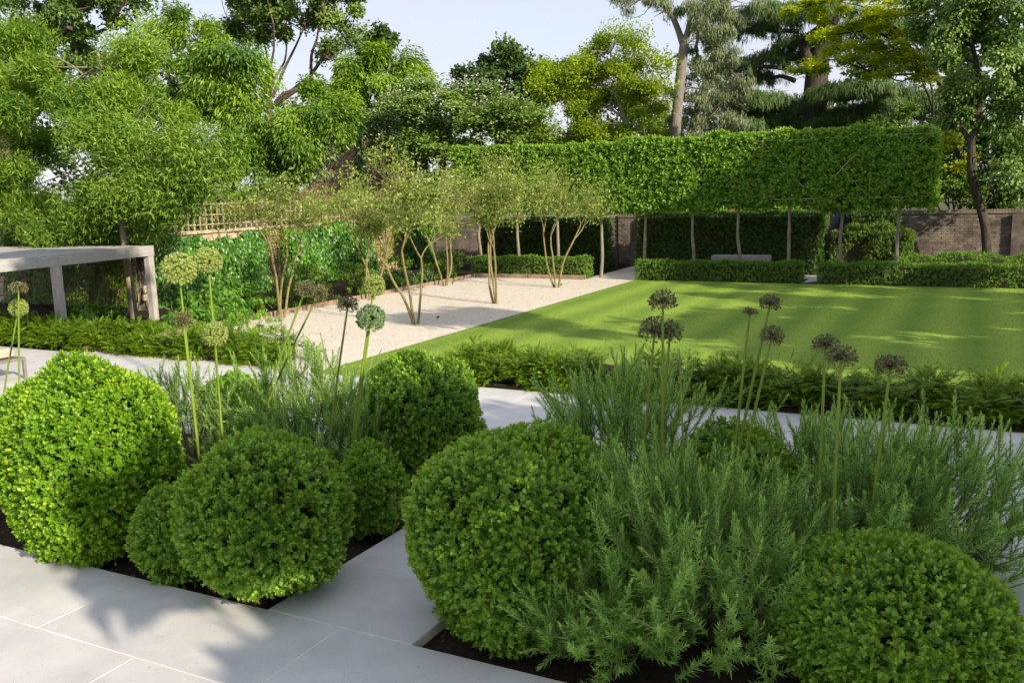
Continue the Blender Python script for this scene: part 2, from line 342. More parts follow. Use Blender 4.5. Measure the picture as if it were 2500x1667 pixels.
for k in range(-6, 8):
    y0 = 4.082+PITCH*k; y1 = y0+PITCH
    ph = -5.1025 if k % 2 else -4.233
    free = [(-30., 12.)]
    for bx in BEDS:
        if y0 > bx[2]-.01 and y1 < bx[3]+.01:
            nf = []
            for a, c in free:
                if bx[1] <= a or bx[0] >= c: nf.append((a, c)); continue
                if bx[0] > a: nf.append((a, bx[0]))
                if bx[1] < c: nf.append((bx[1], c))
            free = nf
    for a, c in free:
        grout_parts.append((boxv(a, c, y0+.0005, y1-.0005, -.08, -.0022), BOXF))
        js = [ph+SLAB_L*i for i in range(-20, 16)]
        cuts = [a]+[j for j in js if a+.3 < j < c-.3]+[c]
        if c-a < 1.5: cuts = [a, c]
        for p, q in zip(cuts[:-1], cuts[1:]):
            if q < -19 or p > 5 or y1 < .8:      # far outside the view: still paved, one long piece
                pass
            slab(p+GAP, q-GAP, y0+GAP, y1-GAP)
V, F = join(grout_parts); gb = mesh('grout_bed', V, F, MT['grout'], ter, kind='stuff')

# edging boards round the gravel
def board(name, x0, x1, y0, y1, z0, z1, mat, label, cat, group=None):
    t_ = thing(name, label, cat, ((x0+x1)/2, (y0+y1)/2, 0), group)
    V, F = chamfer_box(x0, x1, y0, y1, z0, z1, .008); mesh('board', V, F, mat, t_)
    return t_
e1 = thing('gravel_edging', 'long low timber edging along the planted border beside the gravel', 'edging', (-13.97, 18, 0))
yy = 10.5
while yy < 24.3:
    V, F = chamfer_box(-14.03, -13.95, yy, min(yy+2.36, 24.4), -.05, .10, .008); mesh('board', V, F, MT['edging'], e1); yy += 2.4
e2 = thing('back_gravel_edging', 'grey timber edging below the clipped hedge at the back of the gravel', 'edging', (-12, 24.45, 0))
for a, c in ((-14.0, -12.15), (-12.12, -10.25)):
    V, F = chamfer_box(a, c, 24.40, 24.47, -.05, .115, .008); mesh('board', V, F, MT['edging'], e2)

# gravel stones lying proud, and fallen bits
n_ = 9000
P = np.stack([rng.uniform(-13.9, GX-.02, n_), 10.5+14*rng.uniform(0, 1, n_)**1.6, np.full(n_, -.002)], 1)
s = rng.uniform(.006, .015, n_)
oct_v = np.array([[1, 0, 0], [0, 1, 0], [-1, 0, 0], [0, -1, 0], [0, 0, .6]]); oct_f = np.array([[0, 1, 4], [1, 2, 4], [2, 3, 4], [3, 0, 4]])
V = (P[:, None]+oct_v[None]*s[:, None, None]*rng.uniform(.7, 1.3, (n_, 5, 1))).reshape(-1, 3)
F = (np.arange(n_)[:, None, None]*5+oct_f[None]).reshape(-1, 3)
o = mesh('gravel_stones', V, F, MT['pebble']); tagit(o, 'loose pale stones of the raked gravel', 'gravel', None, 'stuff')
n_ = 300
P = np.stack([rng.uniform(-13.5, GX-.1, n_), rng.uniform(12, 24, n_), np.full(n_, .008)], 1)
D = rand_dir(n_)*[1, 1, .1]; 
o = foliage('fallen_leaves', MT['deadleaf'], None, P, D, np.tile(UP, (n_, 1))+rng.normal(0, .2, (n_, 3)), rng.uniform(.03, .06, n_), .03, 2, rng.uniform(0, 1, n_))
tagit(o, 'dry fallen leaves scattered over the pale gravel', 'leaf litter', None, 'stuff')
# crumbs on the terrace and the beds
n_ = 150
P = np.stack([rng.uniform(-7, .5, n_), rng.uniform(2.4, 4.07, n_), np.full(n_, .003)], 1)
o = foliage('terrace_debris', MT['deadleaf'], None, P, rand_dir(n_)*[1, 1, .05], np.tile(UP, (n_, 1)), rng.uniform(.005, .014, n_), rng.uniform(.003, .006, n_), 2, rng.uniform(0, 1, n_))
tagit(o, 'tiny dry crumbs lying on the pale terrace slabs', 'leaf litter', None, 'stuff')
n_ = 2600
P = np.stack([rng.uniform(-9.2, .1, n_), rng.uniform(4.1, 7.2, n_), np.full(n_, -.060)], 1); P = P[(P[:, 0] < -3.97) | (P[:, 0] > -2.82)]; n_ = len(P)
o = foliage('bed_mulch', MT['deadleaf'], None, P, rand_dir(n_)*[1, 1, .3], np.tile(UP, (n_, 1))+rng.normal(0, .4, (n_, 3)), rng.uniform(.012, .04, n_), rng.uniform(.004, .012, n_), 2, rng.uniform(0, 1, n_))
tagit(o, 'dark bark mulch and dry bits on the bed soil', 'mulch', None, 'stuff')
# grass blades
n_ = 110000
u = rng.uniform(0, 1, n_)
P = np.stack([rng.uniform(GX, 3.5, n_), 10.5+(LY1-10.5)*u**1.5, np.zeros(n_)], 1)
e = 9000; P[:e, 0] = GX+np.abs(rng.normal(0, .03, e))-.02
D = np.stack([rng.normal(0, .45, n_), rng.normal(0, .45, n_), np.ones(n_)], 1)
o = foliage('grass_blades', MT['grass'], None, P, D, rand_dir(n_), rng.uniform(.014, .034, n_), rng.uniform(.004, .008, n_), 1, np.clip(rng.normal(.5, .2, n_), 0, 1))
tagit(o, 'short mown blades of the striped lawn', 'grass', None, 'stuff')

# ------------------------------------------------------------------ box balls
def ball_surface(n, c, r, rz, zc, seed):
    """points and outward normals on a lumpy clipped ball, none below the ground"""
    q = rand_dir(int(n*1.5)); q = q[q[:, 2]*rz+zc > -.02][:n]
    rs = np.random.default_rng(seed); lump = np.ones(len(q))
    for i in range(9):
        d = rs.normal(size=3); d /= np.linalg.norm(d)
        lump += .026*np.sin(6.5*(q@d)+rs.uniform(0, 6))
    P = q*np.array([r, r, rz])*lump[:, None]+np.array([c[0], c[1], zc])
    N = nrm(q/np.array([r, r, rz]))
    return P, N
def box_ball(x, y, r, rz, label, mat='box', dens=820, L=.0435, seed=1):
    t_ = thing('box_ball', label, 'shrub', (x, y, -.06), 'clipped box balls in the terrace beds')
    zc = rz*.82; ns = int(dens*4*math.pi*((2*r*rz+r*r)/3)*1.22)
    P, N = ball_surface(ns, (x, y), r, rz, zc, seed); n = len(P)
    dep = (1-.24*rng.uniform(0, 1, n)**2)[:, None]
    S = np.array([x, y, zc])+(P-[x, y, zc])*dep-N*.035
    A = N+np.array([0, 0, .35])+rng.normal(0, .38, (n, 3))
    PP_, D, NN, Ls, Ws, T = sprigs(S, A, 4, .018, L, L*.70, newtip=.40)
    foliage('foliage', MT[mat], t_, PP_, D, NN, Ls, Ws, 2, T, .08)
    # solid twig-brown core well below the leaves, its dark colour standing for inner shade
    u, v = np.meshgrid(np.linspace(0, 2*np.pi, 22, endpoint=False), np.linspace(-.95, 1, 12))
    sq = np.sqrt(np.clip(1-v*v, 0, 1)); k = .68+.03*np.sin(u*5+v*7)
    V = np.stack([x+r*k*sq*np.cos(u), y+r*k*sq*np.sin(u), np.maximum(zc+rz*k*v, -.05)], -1).reshape(-1, 3)
    i = np.arange(11)[:, None]*22; j = np.arange(22)[None]; jj = (j+1) % 22
    F = np.stack([i+j, i+jj, i+22+jj, i+22+j], -1).reshape(-1, 4)
    mesh('twig_shade_core', V, F, MT['twig'], t_, smooth=True)
    ws = []
    for a in range(4):
        th = a*1.6+seed; ws.append(tube([[x, y, -.06], [x+.08*math.cos(th), y+.08*math.sin(th), .15], [x+.3*r*math.cos(th), y+.3*r*math.sin(th), zc]], [.02, .017, .01], 5))
    V, F = join(ws); mesh('stem', V, F, MT['bark'], t_)
    return t_
box_ball(-5.93, 4.42, .655, .80, 'large yellow-green sunlit box ball at the left edge of the terrace', 'box_lit', 900, seed=1)
box_ball(-7.30, 4.95, .50, .58, 'box ball cut by the left edge of the picture behind the sunlit one', 'box_lit', 700, seed=2)
box_ball(-4.177, 4.352, .54, .585, 'shaded box ball overhanging the corner of the left bed', 'box', 1000, seed=3)
box_ball(-4.93, 4.29, .315, .34, 'small box shrub tucked between the sunlit ball and the corner ball', 'box', 1000, seed=4)
box_ball(-4.18, 5.53, .27, .36, 'small dark box ball behind the bed corner beside the paved gap', 'box', 1000, seed=5)
box_ball(-4.562, 6.851, .60, .63, 'round box ball in the back of the left bed next to rosemary', 'box', 800, seed=6)
box_ball(-2.46, 4.677, .675, .64, 'broad box ball right of the paved gap between the beds', 'box', 950, seed=7)
box_ball(-1.551, 6.572, .47, .45, 'box ball half hidden behind the right hand rosemary with allium stalks before it', 'box', 900, seed=8)
box_ball(-.307, 4.80, .59, .40, 'low wide box ball in the bottom right corner', 'box', 1150, seed=9)
box_ball(-7.15, 7.1, .40, .40, 'lit box ball rising behind the left rosemary', 'box_lit', 700, seed=10)
box_ball(-.40, 7.1, .31, .37, 'box ball mostly hidden inside the far right rosemary', 'box', 800, seed=11)

# ------------------------------------------------------------------ rosemary
def rosemary(x, y, r, h, n, label, lean=(0, 0), seed=0, needle=.063, side=4, loose=0.25):
    rs = np.random.default_rng(seed)
    t_ = thing('rosemary_bush', label, 'shrub', (x, y, -.06), 'rosemary bushes in the terrace beds')
    P, D, N, Ls, T, stems = [], [], [], [], [], []
    def shoot(p0, d0, ln, curl, top):
        k = max(int(ln/.0165), 8); tt = np.linspace(0, 1, k)[:, None]
        d1 = nrm((d0+np.array(curl))[None])[0]
        pts = p0+ln*(tt*d0+(tt**2)*.5*(d1-d0)); ax = nrm(d0*(1-tt)+d1*tt)
        X, Y = perp(ax); th = np.arange(k)*1.57+rs.uniform(0, 6)+rs.normal(0, .3, k)
        for s_ in (0, math.pi):
            R_ = X*np.cos(th+s_)[:, None]+Y*np.sin(th+s_)[:, None]
            fr = tt[:, 0]; op = 1.05-.55*fr**3
            D.append(ax*(.48+.55*fr[:, None]**3)+R_*op[:, None]+rs.normal(0, .12, (k, 3))); N.append(ax-.3*R_); P.append(pts)
            Ls.append(needle*(1-.5*fr**4)*(.55+.45*np.minimum(fr*6, 1))*rs.uniform(.75, 1.15, k))
            T.append(np.clip(rs.normal(.28+.42*fr**2*top, .12, k), 0, 1))
        sp = pts[[0, k//2, k-1]]; stems.append(tube(sp, np.array([.0042, .0034, .0022]), 3))
        return pts, ax
    for i in range(int(n*1.6)):
        a = rs.uniform(0, 6.28); ph = math.acos(rs.uniform(.0, 1)); rad = rs.uniform(.25, 1)**.45
        q = np.array([math.sin(ph)*math.cos(a), math.sin(ph)*math.sin(a), math.cos(ph)])*rad
        ln = (.22+.26*rs.uniform(0, 1))*(.6+.4*h)*(1+.35*(q[2] > .5))
        p0 = np.array([x+r*.86*q[0]+lean[0]*r*q[2], y+r*.86*q[1]+lean[1]*r*q[2], .04+(h-ln*.75)*max(q[2], 0)**.8])
        d0 = nrm((np.array([q[0], q[1], 0])*rs.uniform(.25, 1.1)+np.array([lean[0]*.6, lean[1]*.6, .35+.8*q[2]])+rs.normal(0, loose, 3))[None])[0]
        pts, ax = shoot(p0, d0, ln, np.array([0, 0, rs.uniform(.2, .9)])+rs.normal(0, .25, 3), 1)
        if i % 3 == 0:
            root = np.array([x+.25*(p0[0]-x), y+.25*(p0[1]-y), -.05]); stems.append(tube(smooth_path([root, (root+p0)/2+[0, 0, .05], p0], 5), np.linspace(.008, .0045, 5), 3))
        for j in range(rs.integers(0, side)):
            u = rs.integers(2, int(len(pts)*.7)); dd = nrm((ax[u]+rs.normal(0, .6, 3)+[0, 0, .25])[None])[0]
            shoot(pts[u], dd, ln*rs.uniform(.3, .6), np.array([0, 0, .6])+rs.normal(0, .15, 3), .8)
    P, D, N, Ls, T = [np.concatenate(a_) for a_ in (P, D, N, Ls, T)]
    keep = P[:, 2] > -.05
    foliage('foliage', MT['rosemary'], t_, P[keep], D[keep], N[keep], Ls[keep], .0112, 1, T[keep], -.12)
    V, F = join(stems); mesh('stems', V, F, MT['rosestem'], t_, kind='stuff')
    return t_
rosemary(-5.70, 6.50, .85, 1.15, 150, 'sunlit rosemary among the alliums behind the left box balls', seed=1)
rosemary(-4.98, 6.15, .60, .98, 100, 'blue-green rosemary between the left alliums and the round box ball', seed=2)
rosemary(-6.95, 6.3, .65, .98, 70, 'thin rosemary spires showing against the path behind the sunlit box ball', seed=3)
rosemary(-2.40, 6.45, .80, 1.28, 190, 'tall grey-green rosemary behind the broad box ball', seed=4)
rosemary(-1.42, 5.05, 1.0, 1.00, 290, 'big sprawling rosemary in the front of the right bed', seed=5, lean=(-.1, -.15), loose=.27)
rosemary(-1.72, 4.62, .50, .50, 120, 'low rosemary shoots spilling over the soil beside the terrace edge', seed=6, lean=(-.35, -.5), loose=.5)
rosemary(-.48, 6.25, .95, 1.02, 230, 'wide dark rosemary leaning over the right end of the bed', seed=7, lean=(.30, .0), loose=.27)
rosemary(-1.12, 6.9, .6, .86, 100, 'rosemary spires at the back of the right bed beside the path', seed=8)

# ------------------------------------------------------------------ alliums
def allium(hx, hy, d, bx, by, label, kind='g', flat=1.0, cup=False, Yb=6.2, head=True):
    """head centre and foot of the visible stalk given in photograph pixels, the plant standing at depth Yb"""
    H = at(hx, hy, Y=Yb); Bp = at(bx, by, Y=Yb+.02); k = ppm(H); R_ = d/2/k
    slope = (Bp-H)/max(H[2]-Bp[2], .05)
    foot = H+slope*(H[2]+.06)*.9; foot[2] = -.06
    t_ = thing('allium', label, 'allium', tuple(foot), 'tall alliums in the terrace beds')
    mid = Bp*.7+(foot*.5+H*.5)*.3
    path = smooth_path([foot, foot*.5+mid*.5, mid, mid*.4+H*.6, H-[0, 0, (R_*.1 if head else 0)]], 14)
    rad = np.linspace(.0125, .0072, 14)
    if not head: rad = np.linspace(.013, .004, 14)
    V, F = tube(path, rad, 8); mesh('stem', V, F, MT['stalk'], t_, smooth=True)
    if not head:
        V, F = tube(path[-3:]+[0, 0, .004], [.0075, .006, .001], 6); mesh('dry_tip', V, F, MT['deadleaf'], t_); return
    ax = nrm((H-path[-4])[None])[0]
    nf = {'g': 330, 'd': 330, 'b': 190}[kind]
    i = np.arange(nf)+.5; ph = np.arccos(1-2*i/nf); th = np.pi*(1+5**.5)*i
    q = np.stack([np.cos(th)*np.sin(ph), np.sin(th)*np.sin(ph), np.cos(ph)], 1)+rng.normal(0, .06, (nf, 3)); q = nrm(q)
    ca = q@ax
    q = q[ca > (.25 if cup else -.80 if kind != 'b' else -.62)]; nf = len(q)
    rr = R_*rng.uniform(.86, 1.03, nf)*(1 if kind != 'b' else rng.uniform(.8, 1.05, nf))
    tip = H+(q*rr[:, None])*np.array([1, 1, flat])
    m_ = {'g': MT['flor_g'], 'd': MT['flor_d'], 'b': MT['flor_b']}[kind]
    V, F, per = leaves(np.repeat(H[None], nf, 0), tip-H, rand_dir(nf), np.linalg.norm(tip-H, axis=1), .0045 if kind != 'b' else .006, 1)
    V2, F2, _ = leaves(tip, H-tip, rand_dir(nf), np.linalg.norm(tip-H, axis=1)*.9, .0035, 1)
    V, F = join([(V, F), (V2, F2)])
    hd = mesh('flower_head', V, F, m_, t_, np.full(len(F), .45), kind='stuff')
    # each floret: a small six-sided capsule / star
    fs = {'g': .088, 'd': .095, 'b': .085}[kind]*R_
    oc = np.array([[1, 0, 0], [0, 1, 0], [-1, 0, 0], [0, -1, 0], [0, 0, 1.0], [0, 0, -1.1]]); of = np.array([[0, 1, 4], [1, 2, 4], [2, 3, 4], [3, 0, 4], [1, 0, 5], [2, 1, 5], [3, 2, 5], [0, 3, 5]])
    X, Y = perp(q); sc = fs*rng.uniform(.7, 1.25, nf)
    V = tip[:, None]+sc[:, None, None]*(X[:, None]*oc[None, :, 0:1]+Y[:, None]*oc[None, :, 1:2]+q[:, None]*oc[None, :, 2:3])
    F = (np.arange(nf)[:, None, None]*6+of[None]).reshape(-1, 3)
    mesh('florets', V.reshape(-1, 3), F, m_, hd, np.repeat(np.clip(rng.normal(.55, .25, nf), 0, 1), 8), kind='stuff')
    # open star petals round the capsules
    if kind != 'b':
        S = np.repeat(tip, 5, 0); a5 = np.tile(np.arange(5)*1.2566, nf)+np.repeat(rng.uniform(0, 6, nf), 5)
        Xr, Yr, qr = np.repeat(X, 5, 0), np.repeat(Y, 5, 0), np.repeat(q, 5, 0)
        Dp = Xr*np.cos(a5)[:, None]+Yr*np.sin(a5)[:, None]+qr*.5
        foliage('petals', m_, hd, S, Dp, qr, fs*1.7, fs*.6, 1, np.clip(rng.normal(.6, .2, len(S)), 0, 1))
allium(436, 659, 84, 470, 960, 'largest fresh green allium globe, at the left', 'g', Yb=5.50)
allium(508, 638, 68, 532, 930, 'tall green allium globe right beside the largest one', 'g', Yb=5.75)
allium(524, 817, 62, 536, 980, 'lower green allium globe below the left pair', 'g', Yb=5.60)
allium(447, 783, 56, 468, 960, 'ragged brownish allium head half way down the largest one\'s stalk', 'b', .85, Yb=5.45)
allium(45, 704, 47, 46, 930, 'upper brown-green allium head at the far left edge', 'b', .75, Yb=5.60)
allium(45, 752, 44, 14, 920, 'small round allium head just under another at the left edge', 'g', Yb=5.75)
allium(913, 697, 54, 870, 990, 'bright lime allium globe over the gravel above the dark green one', 'g', Yb=5.60)
allium(905, 777, 70, 858, 1130, 'dark green dense allium globe in front of the gravel', 'd', .95, Yb=5.55)
allium(849, 744, 56, 826, 900, 'open brownish allium head left of the dark green globe', 'b', .9, Yb=5.75)
allium(744, 708, 50, 690, 850, 'leaning allium seedhead before the border shrubs, left one of two', 'b', Yb=5.90)
allium(778, 716, 48, 705, 860, 'leaning allium seedhead before the border shrubs, right one of two', 'b', Yb=6.00)
allium(1618, 736, 72, 1618, 1000, 'flat-bottomed dark allium seedhead, upper one over the lawn', 'b', .82, Yb=5.65)
allium(1598, 808, 80, 1576, 1040, 'round dark allium seedhead under the flat one', 'b', Yb=5.75)
allium(1636, 812, 66, 1615, 1040, 'dark allium seedhead merging with the round one from the right', 'b', Yb=5.85)
allium(1880, 741, 56, 1830, 960, 'topmost allium seedhead of the leaning group of three over the lawn', 'b', .9, Yb=5.95)
allium(1830, 768, 44, 1806, 980, 'small cup-shaped half-spent allium head over the lawn', 'b', .9, True, Yb=5.95)
allium(1884, 822, 62, 1842, 1000, 'lowest allium seedhead of the leaning group of three', 'b', Yb=5.85)
allium(2015, 842, 66, 2008, 1010, 'allium seedhead overlapped on its right by a wider one', 'b', .85, Yb=5.75)
allium(2053, 872, 78, 2038, 1180, 'wide allium seedhead overlapping its left neighbour', 'b', .78, Yb=5.35)
allium(2174, 893, 80, 2152, 1060, 'rightmost wide allium seedhead above the path', 'b', .75, Yb=5.65)
allium(1658, 852, 10, 1668, 1080, 'headless green allium stalk with a dry brown tip', head=False, Yb=5.45)
# dried strap leaf between the balls
t_ = thing('dry_allium_leaf', 'folded dry brown strap leaf between the sunlit ball and the corner ball', 'dead leaf', (-5.0, 4.75, -.06))
p = smooth_path([(-5.0, 4.75, .0), (-4.97, 4.78, .35), (-4.93, 4.8, .56), (-4.80, 4.78, .54), (-4.68, 4.76, .46)], 12)
V, F = tube(p, np.linspace(.016, .008, 12), 4); mesh('blade', V, F, MT['deadleaf'], t_)

# ------------------------------------------------------------------ yew hedges (low, feathery)
def sprays(S, A, Nrm_, length, npair, nl, nw, parent, mat, name='foliage', tip=.35):
    n = len(S); A = nrm(A); side = nrm(np.cross(A, Nrm_)); P, D, N, L_, T = [], [], [], [], []
    ln = length*rng.uniform(.7, 1.25, n)
    droop = rng.uniform(.0, .35, n)
    for j in range(npair):
        f = j/(npair-1)
        ctr = S+A*(ln*f)[:, None]-UP*(droop*ln*f*f)[:, None]
        for sg in (-1, 1):
            P.append(ctr); D.append(A*(.40+.5*f)+side*sg*(1-.45*f)+rng.normal(0, .1, (n, 3))); N.append(Nrm_+rng.normal(0, .15, (n, 3)))
            L_.append(nl*(.45+.75*math.sin(math.pi*min(f*.8+.2, 1)))*rng.uniform(.8, 1.2, n)); T.append(np.clip(rng.normal(.32+tip*f, .13, n), 0, 1))
    P, D, N, L_, T = [np.concatenate(a_) for a_ in (P, D, N, L_, T)]
    return foliage(name, mat, parent, P, D, N, L_, nw, 1, T)
def yew_hedge(x0, x1, y0, y1, h, n, label, seed, rough=.04):
    t_ = thing('yew_hedge', label, 'hedge', ((x0+x1)/2, (y0+y1)/2, 0), 'low yew hedges beyond the path')
    nm = int((x1-x0)*(y1-y0)*19); C = np.stack([rng.uniform(x0+.1, x1-.1, nm), rng.uniform(y0+.14, y1-.16, nm), np.zeros(nm)], 1)
    C[:, 2] = h*(.55+.10*rng.normal(0, 1, nm).clip(-1, 1))+h*rough*np.sin(C[:, 0]*2.1+seed)
    low = rng.uniform(0, 1, nm) < .48; C[low, 2] = h*rng.uniform(.04, .42, low.sum()); C[low, 1] = np.where(rng.uniform(0, 1, low.sum()) < .8, y0+.16, y1-.16)
    per = max(n//nm, 20); i = np.repeat(np.arange(nm), per); k = len(i)
    d = rand_dir(k); d[:, 2] = np.abs(d[:, 2])*.9-.25; d[:, 1] = np.where(rng.uniform(0, 1, k) < .35, -np.abs(d[:, 1]), d[:, 1]); d = nrm(d)
    R_ = .21*rng.uniform(.55, 1.15, nm)[i]
    S = C[i]+d*(R_*rng.uniform(.35, .8, k))[:, None]; S[:, 2] = np.maximum(S[:, 2], .02)
    A = d*[1, 1, .65]+rng.normal(0, .25, (k, 3))+[0, 0, .10]; Nn = d*.45+UP+rng.normal(0, .22, (k, 3))
    sprays(S, A, Nn, .155, 7, .043, .0185, t_, MT['yew'])
    ks = int((x1-x0)*7); S = np.stack([rng.uniform(x0+.1, x1-.1, ks), rng.uniform(y0+.15, y1-.1, ks), np.full(ks, h*.72)], 1)
    A = np.stack([rng.normal(0, .35, ks), rng.normal(0, .35, ks), np.ones(ks)], 1); sprays(S, A, rand_dir(ks), .24, 11, .040, .011, t_, MT['yew'], 'top_shoots')
    V = boxv(x0+.45, x1-.45, y0+.26, y1-.26, -.02, h*.48); mesh('twig_shade_core', V, BOXF, MT['twig'], t_)  # solid dark block painted as the shade inside the hedge
    return t_
yew_hedge(-6.62, 5.0, 10.50, 11.50, .53, 11500, 'long feathery yew hedge between the white path and the lawn', 2)
yew_hedge(-19.0, -9.35, 10.50, 11.45, .53, 9500, 'feathery yew hedge in front of the pergola on the left', 5, .05)

# ------------------------------------------------------------------ clipped hedges
def clipped(name, label, group, x0, x1, y0, y1, z0, z1, dens, L, mat, pairs=3, wob=.02, round_=.05, top_only=False, core=True, parent=None, W=None, cat='hedge', leaf=2):
    t_ = parent or thing(name, label, cat, ((x0+x1)/2, (y0+y1)/2, 0), group)
    lx, ly, lz = x1-x0, y1-y0, z1-z0
    areas = np.array([lx*lz, lx*lz, ly*lz, ly*lz, lx*ly, .35*lx*ly]); n = int(dens*areas.sum())
    f = rng.choice(6, n, p=areas/areas.sum()); u, v = rng.uniform(0, 1, n), rng.uniform(0, 1, n)
    nv = np.array([[0, -1, 0], [0, 1, 0], [-1, 0, 0], [1, 0, 0], [0, 0, 1], [0, 0, -1]], float)[f]
    X = np.where(f == 2, x0, np.where(f == 3, x1, x0+lx*u)); Y = np.where(f == 0, y0, np.where(f == 1, y1, np.where(f < 4, y0+ly*u, y0+ly*v)))
    Z = np.where(f < 4, z0+lz*v, np.where(f == 4, z1, z0))
    P = np.stack([X, Y, Z], 1); C = np.array([(x0+x1)/2, (y0+y1)/2, (z0+z1)/2]); H = np.array([lx, ly, lz])/2
    # round the arrises, add a gentle wobble of the clipped face
    q = np.clip(P, C-H+round_, C+H-round_); d = P-q; P = q+nrm(d+1e-6*nv)*np.minimum(np.linalg.norm(d, axis=1), round_)[:, None]
    P = P+nv*(wob*(np.sin(P[:, 0]*3.1+P[:, 2]*2.2+1)+np.sin(P[:, 0]*7.3-P[:, 2]*5.1+P[:, 1]*3)))[:, None]
    if mat == 'horn': P = P+nv*(0.05*np.sin(P[:, 2]*30+2.2*np.sin(P[:, 0]*3)+1.1*np.sin(P[:, 0]*9)))[:, None]
    S = P-nv*rng.uniform(.0, .06, n)[:, None]
    A = nv+rng.normal(0, .5, (n, 3))+[0, 0, .25]
    P2, D, N, Ls, Ws, T = sprigs(S, A, pairs, L*.4, L, W or L*.55)
    foliage('foliage' if parent is None else 'crown', MT[mat], t_, P2, D, N, Ls, Ws, leaf, T, .1)
    if core:
        b_ = min(.09, ly*.22); mesh('twig_shade_core', boxv(x0+b_, x1-b_, y0+b_, y1-b_, z0+(.0 if z0 < .2 else b_), z1-b_), BOXF, MT['twig'], t_)  # box core, interior shade given as dark twig colour
    return t_
G = 'low clipped box hedges at the back of the lawn'
clipped('box_hedge', 'low clipped box hedge behind the timber edging of the gravel', G, -14.1, -10.25, 24.5, 25.05, 0, .60, 370, .054, 'hedge', round_=.08)
clipped('box_hedge', 'low clipped box hedge in front of the stone bench', G, -8.75, -4.18, 24.5, 25.05, 0, .53, 370, .054, 'hedge', round_=.08)
clipped('box_hedge', 'long low clipped box hedge on the right before the brick wall', G, -3.72, 4.0, 24.42, 25.0, 0, .53, 340, .054, 'hedge', round_=.08)
G = 'tall dark hedges against the back wall'
clipped('tall_hedge', 'tall dark hedge behind the gravel trees, left of the wall opening', G, -15.2, -10.75, 26.9, 27.9, 0, 1.66, 175, .08, 'tall')
clipped('tall_hedge', 'tall dark hedge behind the stone bench, right of the wall opening', G, -9.55, -4.05, 26.9, 28.0, 0, 1.74, 175, .08, 'tall')
clipped('tall_hedge', 'short piece of leafy hedge right of the dark panel', G, -3.35, -2.1, 27.9, 28.6, 0, 1.72, 200, .08, 'tall')
clipped('climber_mound', 'low leafy climber below the short hedge piece by the wall', None, -3.9, -1.7, 27.1, 27.8, 0, 1.30, 300, .075, 'dark', wob=.09, round_=.25, cat='shrub')
clipped('ground_cover', 'loose low green planting behind the right hand box hedge', None, -2.0, 3.0, 25.3, 26.9, 0, .62, 170, .065, 'hedge', wob=.05, round_=.25, cat='shrub')

# ------------------------------------------------------------------ pleached hornbeams on stilts
xs = [-14.21, -12.86, -11.48, -10.06, -8.71, -7.28, -5.99, -4.64, -3.29, -1.92]
names = ['leftmost pleached hornbeam, its head behind the gravel trees', 'second pleached hornbeam from the left, behind the gravel trees', 'third pleached hornbeam from the left',
         'pleached hornbeam standing at the left side of the wall opening', 'pleached hornbeam at the right side of the wall opening', 'pleached hornbeam just left of the stone bench',
         'pleached hornbeam whose stem crosses the stone bench', 'pleached hornbeam just left of the gap in the low hedge', 'pleached hornbeam in front of the dark panel', 'rightmost pleached hornbeam before the brick wall']
for i, (x, nm) in enumerate(zip(xs, names)):
    t_ = thing('pleached_hornbeam', nm, 'tree', (x, 25.25, 0), 'row of pleached hornbeams')
    a = -14.95 if i == 0 else (xs[i-1]+x)/2; c = -1.15 if i == 9 else (xs[i+1]+x)/2
    w = rng.normal(0, .018, (5, 2)); p = smooth_path([(x+w[k, 0], 25.25+w[k, 1], z) for k, z in enumerate((-.05, .6, 1.2, 1.9, 3.4))], 14)
    V, F = tube(p, np.linspace(.058, .03, 14), 9); mesh('trunk', V, F, MT['stem_g'], t_, smooth=True)
    for z in (2.25, 2.65, 3.05, 3.45):
        V, F = tube([[a, 25.25, z], [x, 25.25, z-.05], [c, 25.25, z]], [.008, .016, .008], 5); mesh('tied_branch', V, F, MT['stem_g'], t_)
    zt = 3.82+rng.normal(0, .03)
    clipped('', '', None, a-.03, c+.03, 24.98, 25.5, 2.02+rng.normal(0, .03), zt, 225, .135, 'horn', 3, .03, .05, core=True, parent=t_, leaf=2)
    # untrimmed shoots on the top
    n = 160; S = np.stack([rng.uniform(a, c, n), rng.uniform(25.0, 25.5, n), np.full(n, zt-.04)], 1)
    A = np.stack([rng.normal(0, .4, n), rng.normal(-.1, .3, n), np.ones(n)], 1)
    PP_, D, N, Ls, Ws, T = sprigs(S, A, 4, .05, .075, .042); foliage('top_shoots', MT['horn'], t_, PP_, D, N, Ls, Ws, 2, T)
for i in range(2, 10):
    x = xs[i]; a = (xs[i-1]+x)/2; c = -1.2 if i == 9 else (xs[i+1]+x)/2
    t_ = thing('bamboo_frame', ['', '', 'bamboo cane lattice glimpsed behind the tallest gravel tree crown', 'bamboo cane lattice tied to the hornbeam left of the wall opening', 'bamboo cane lattice on the hornbeam right of the wall opening', 'bamboo cane lattice on the hornbeam left of the bench',
               'bamboo cane lattice on the hornbeam over the bench', 'bamboo cane lattice on the hornbeam left of the hedge gap', 'clearly visible bamboo cane cross on the hornbeam before the dark panel', 'bamboo cane lattice on the rightmost hornbeam'][i], 'trellis', (x, 24.93, 2), 'bamboo canes training the hornbeams')
    yv = 24.955 if i >= 7 else 25.0
    for p, q in (((a, 2.18), (c, 3.72)), ((a, 3.72), (c, 2.18)), ((a-.1, 2.18), (c+.1, 2.2)), ((a-.1, 3.74), (c+.1, 3.72)), ((a, 2.05), (a, 3.8))):
        V, F = tube([[p[0], yv, p[1]], [(p[0]+q[0])/2, yv-.012, (p[1]+q[1])/2], [q[0], yv, q[1]]], .0085, 6); mesh('cane', V, F, MT['cane'], t_)

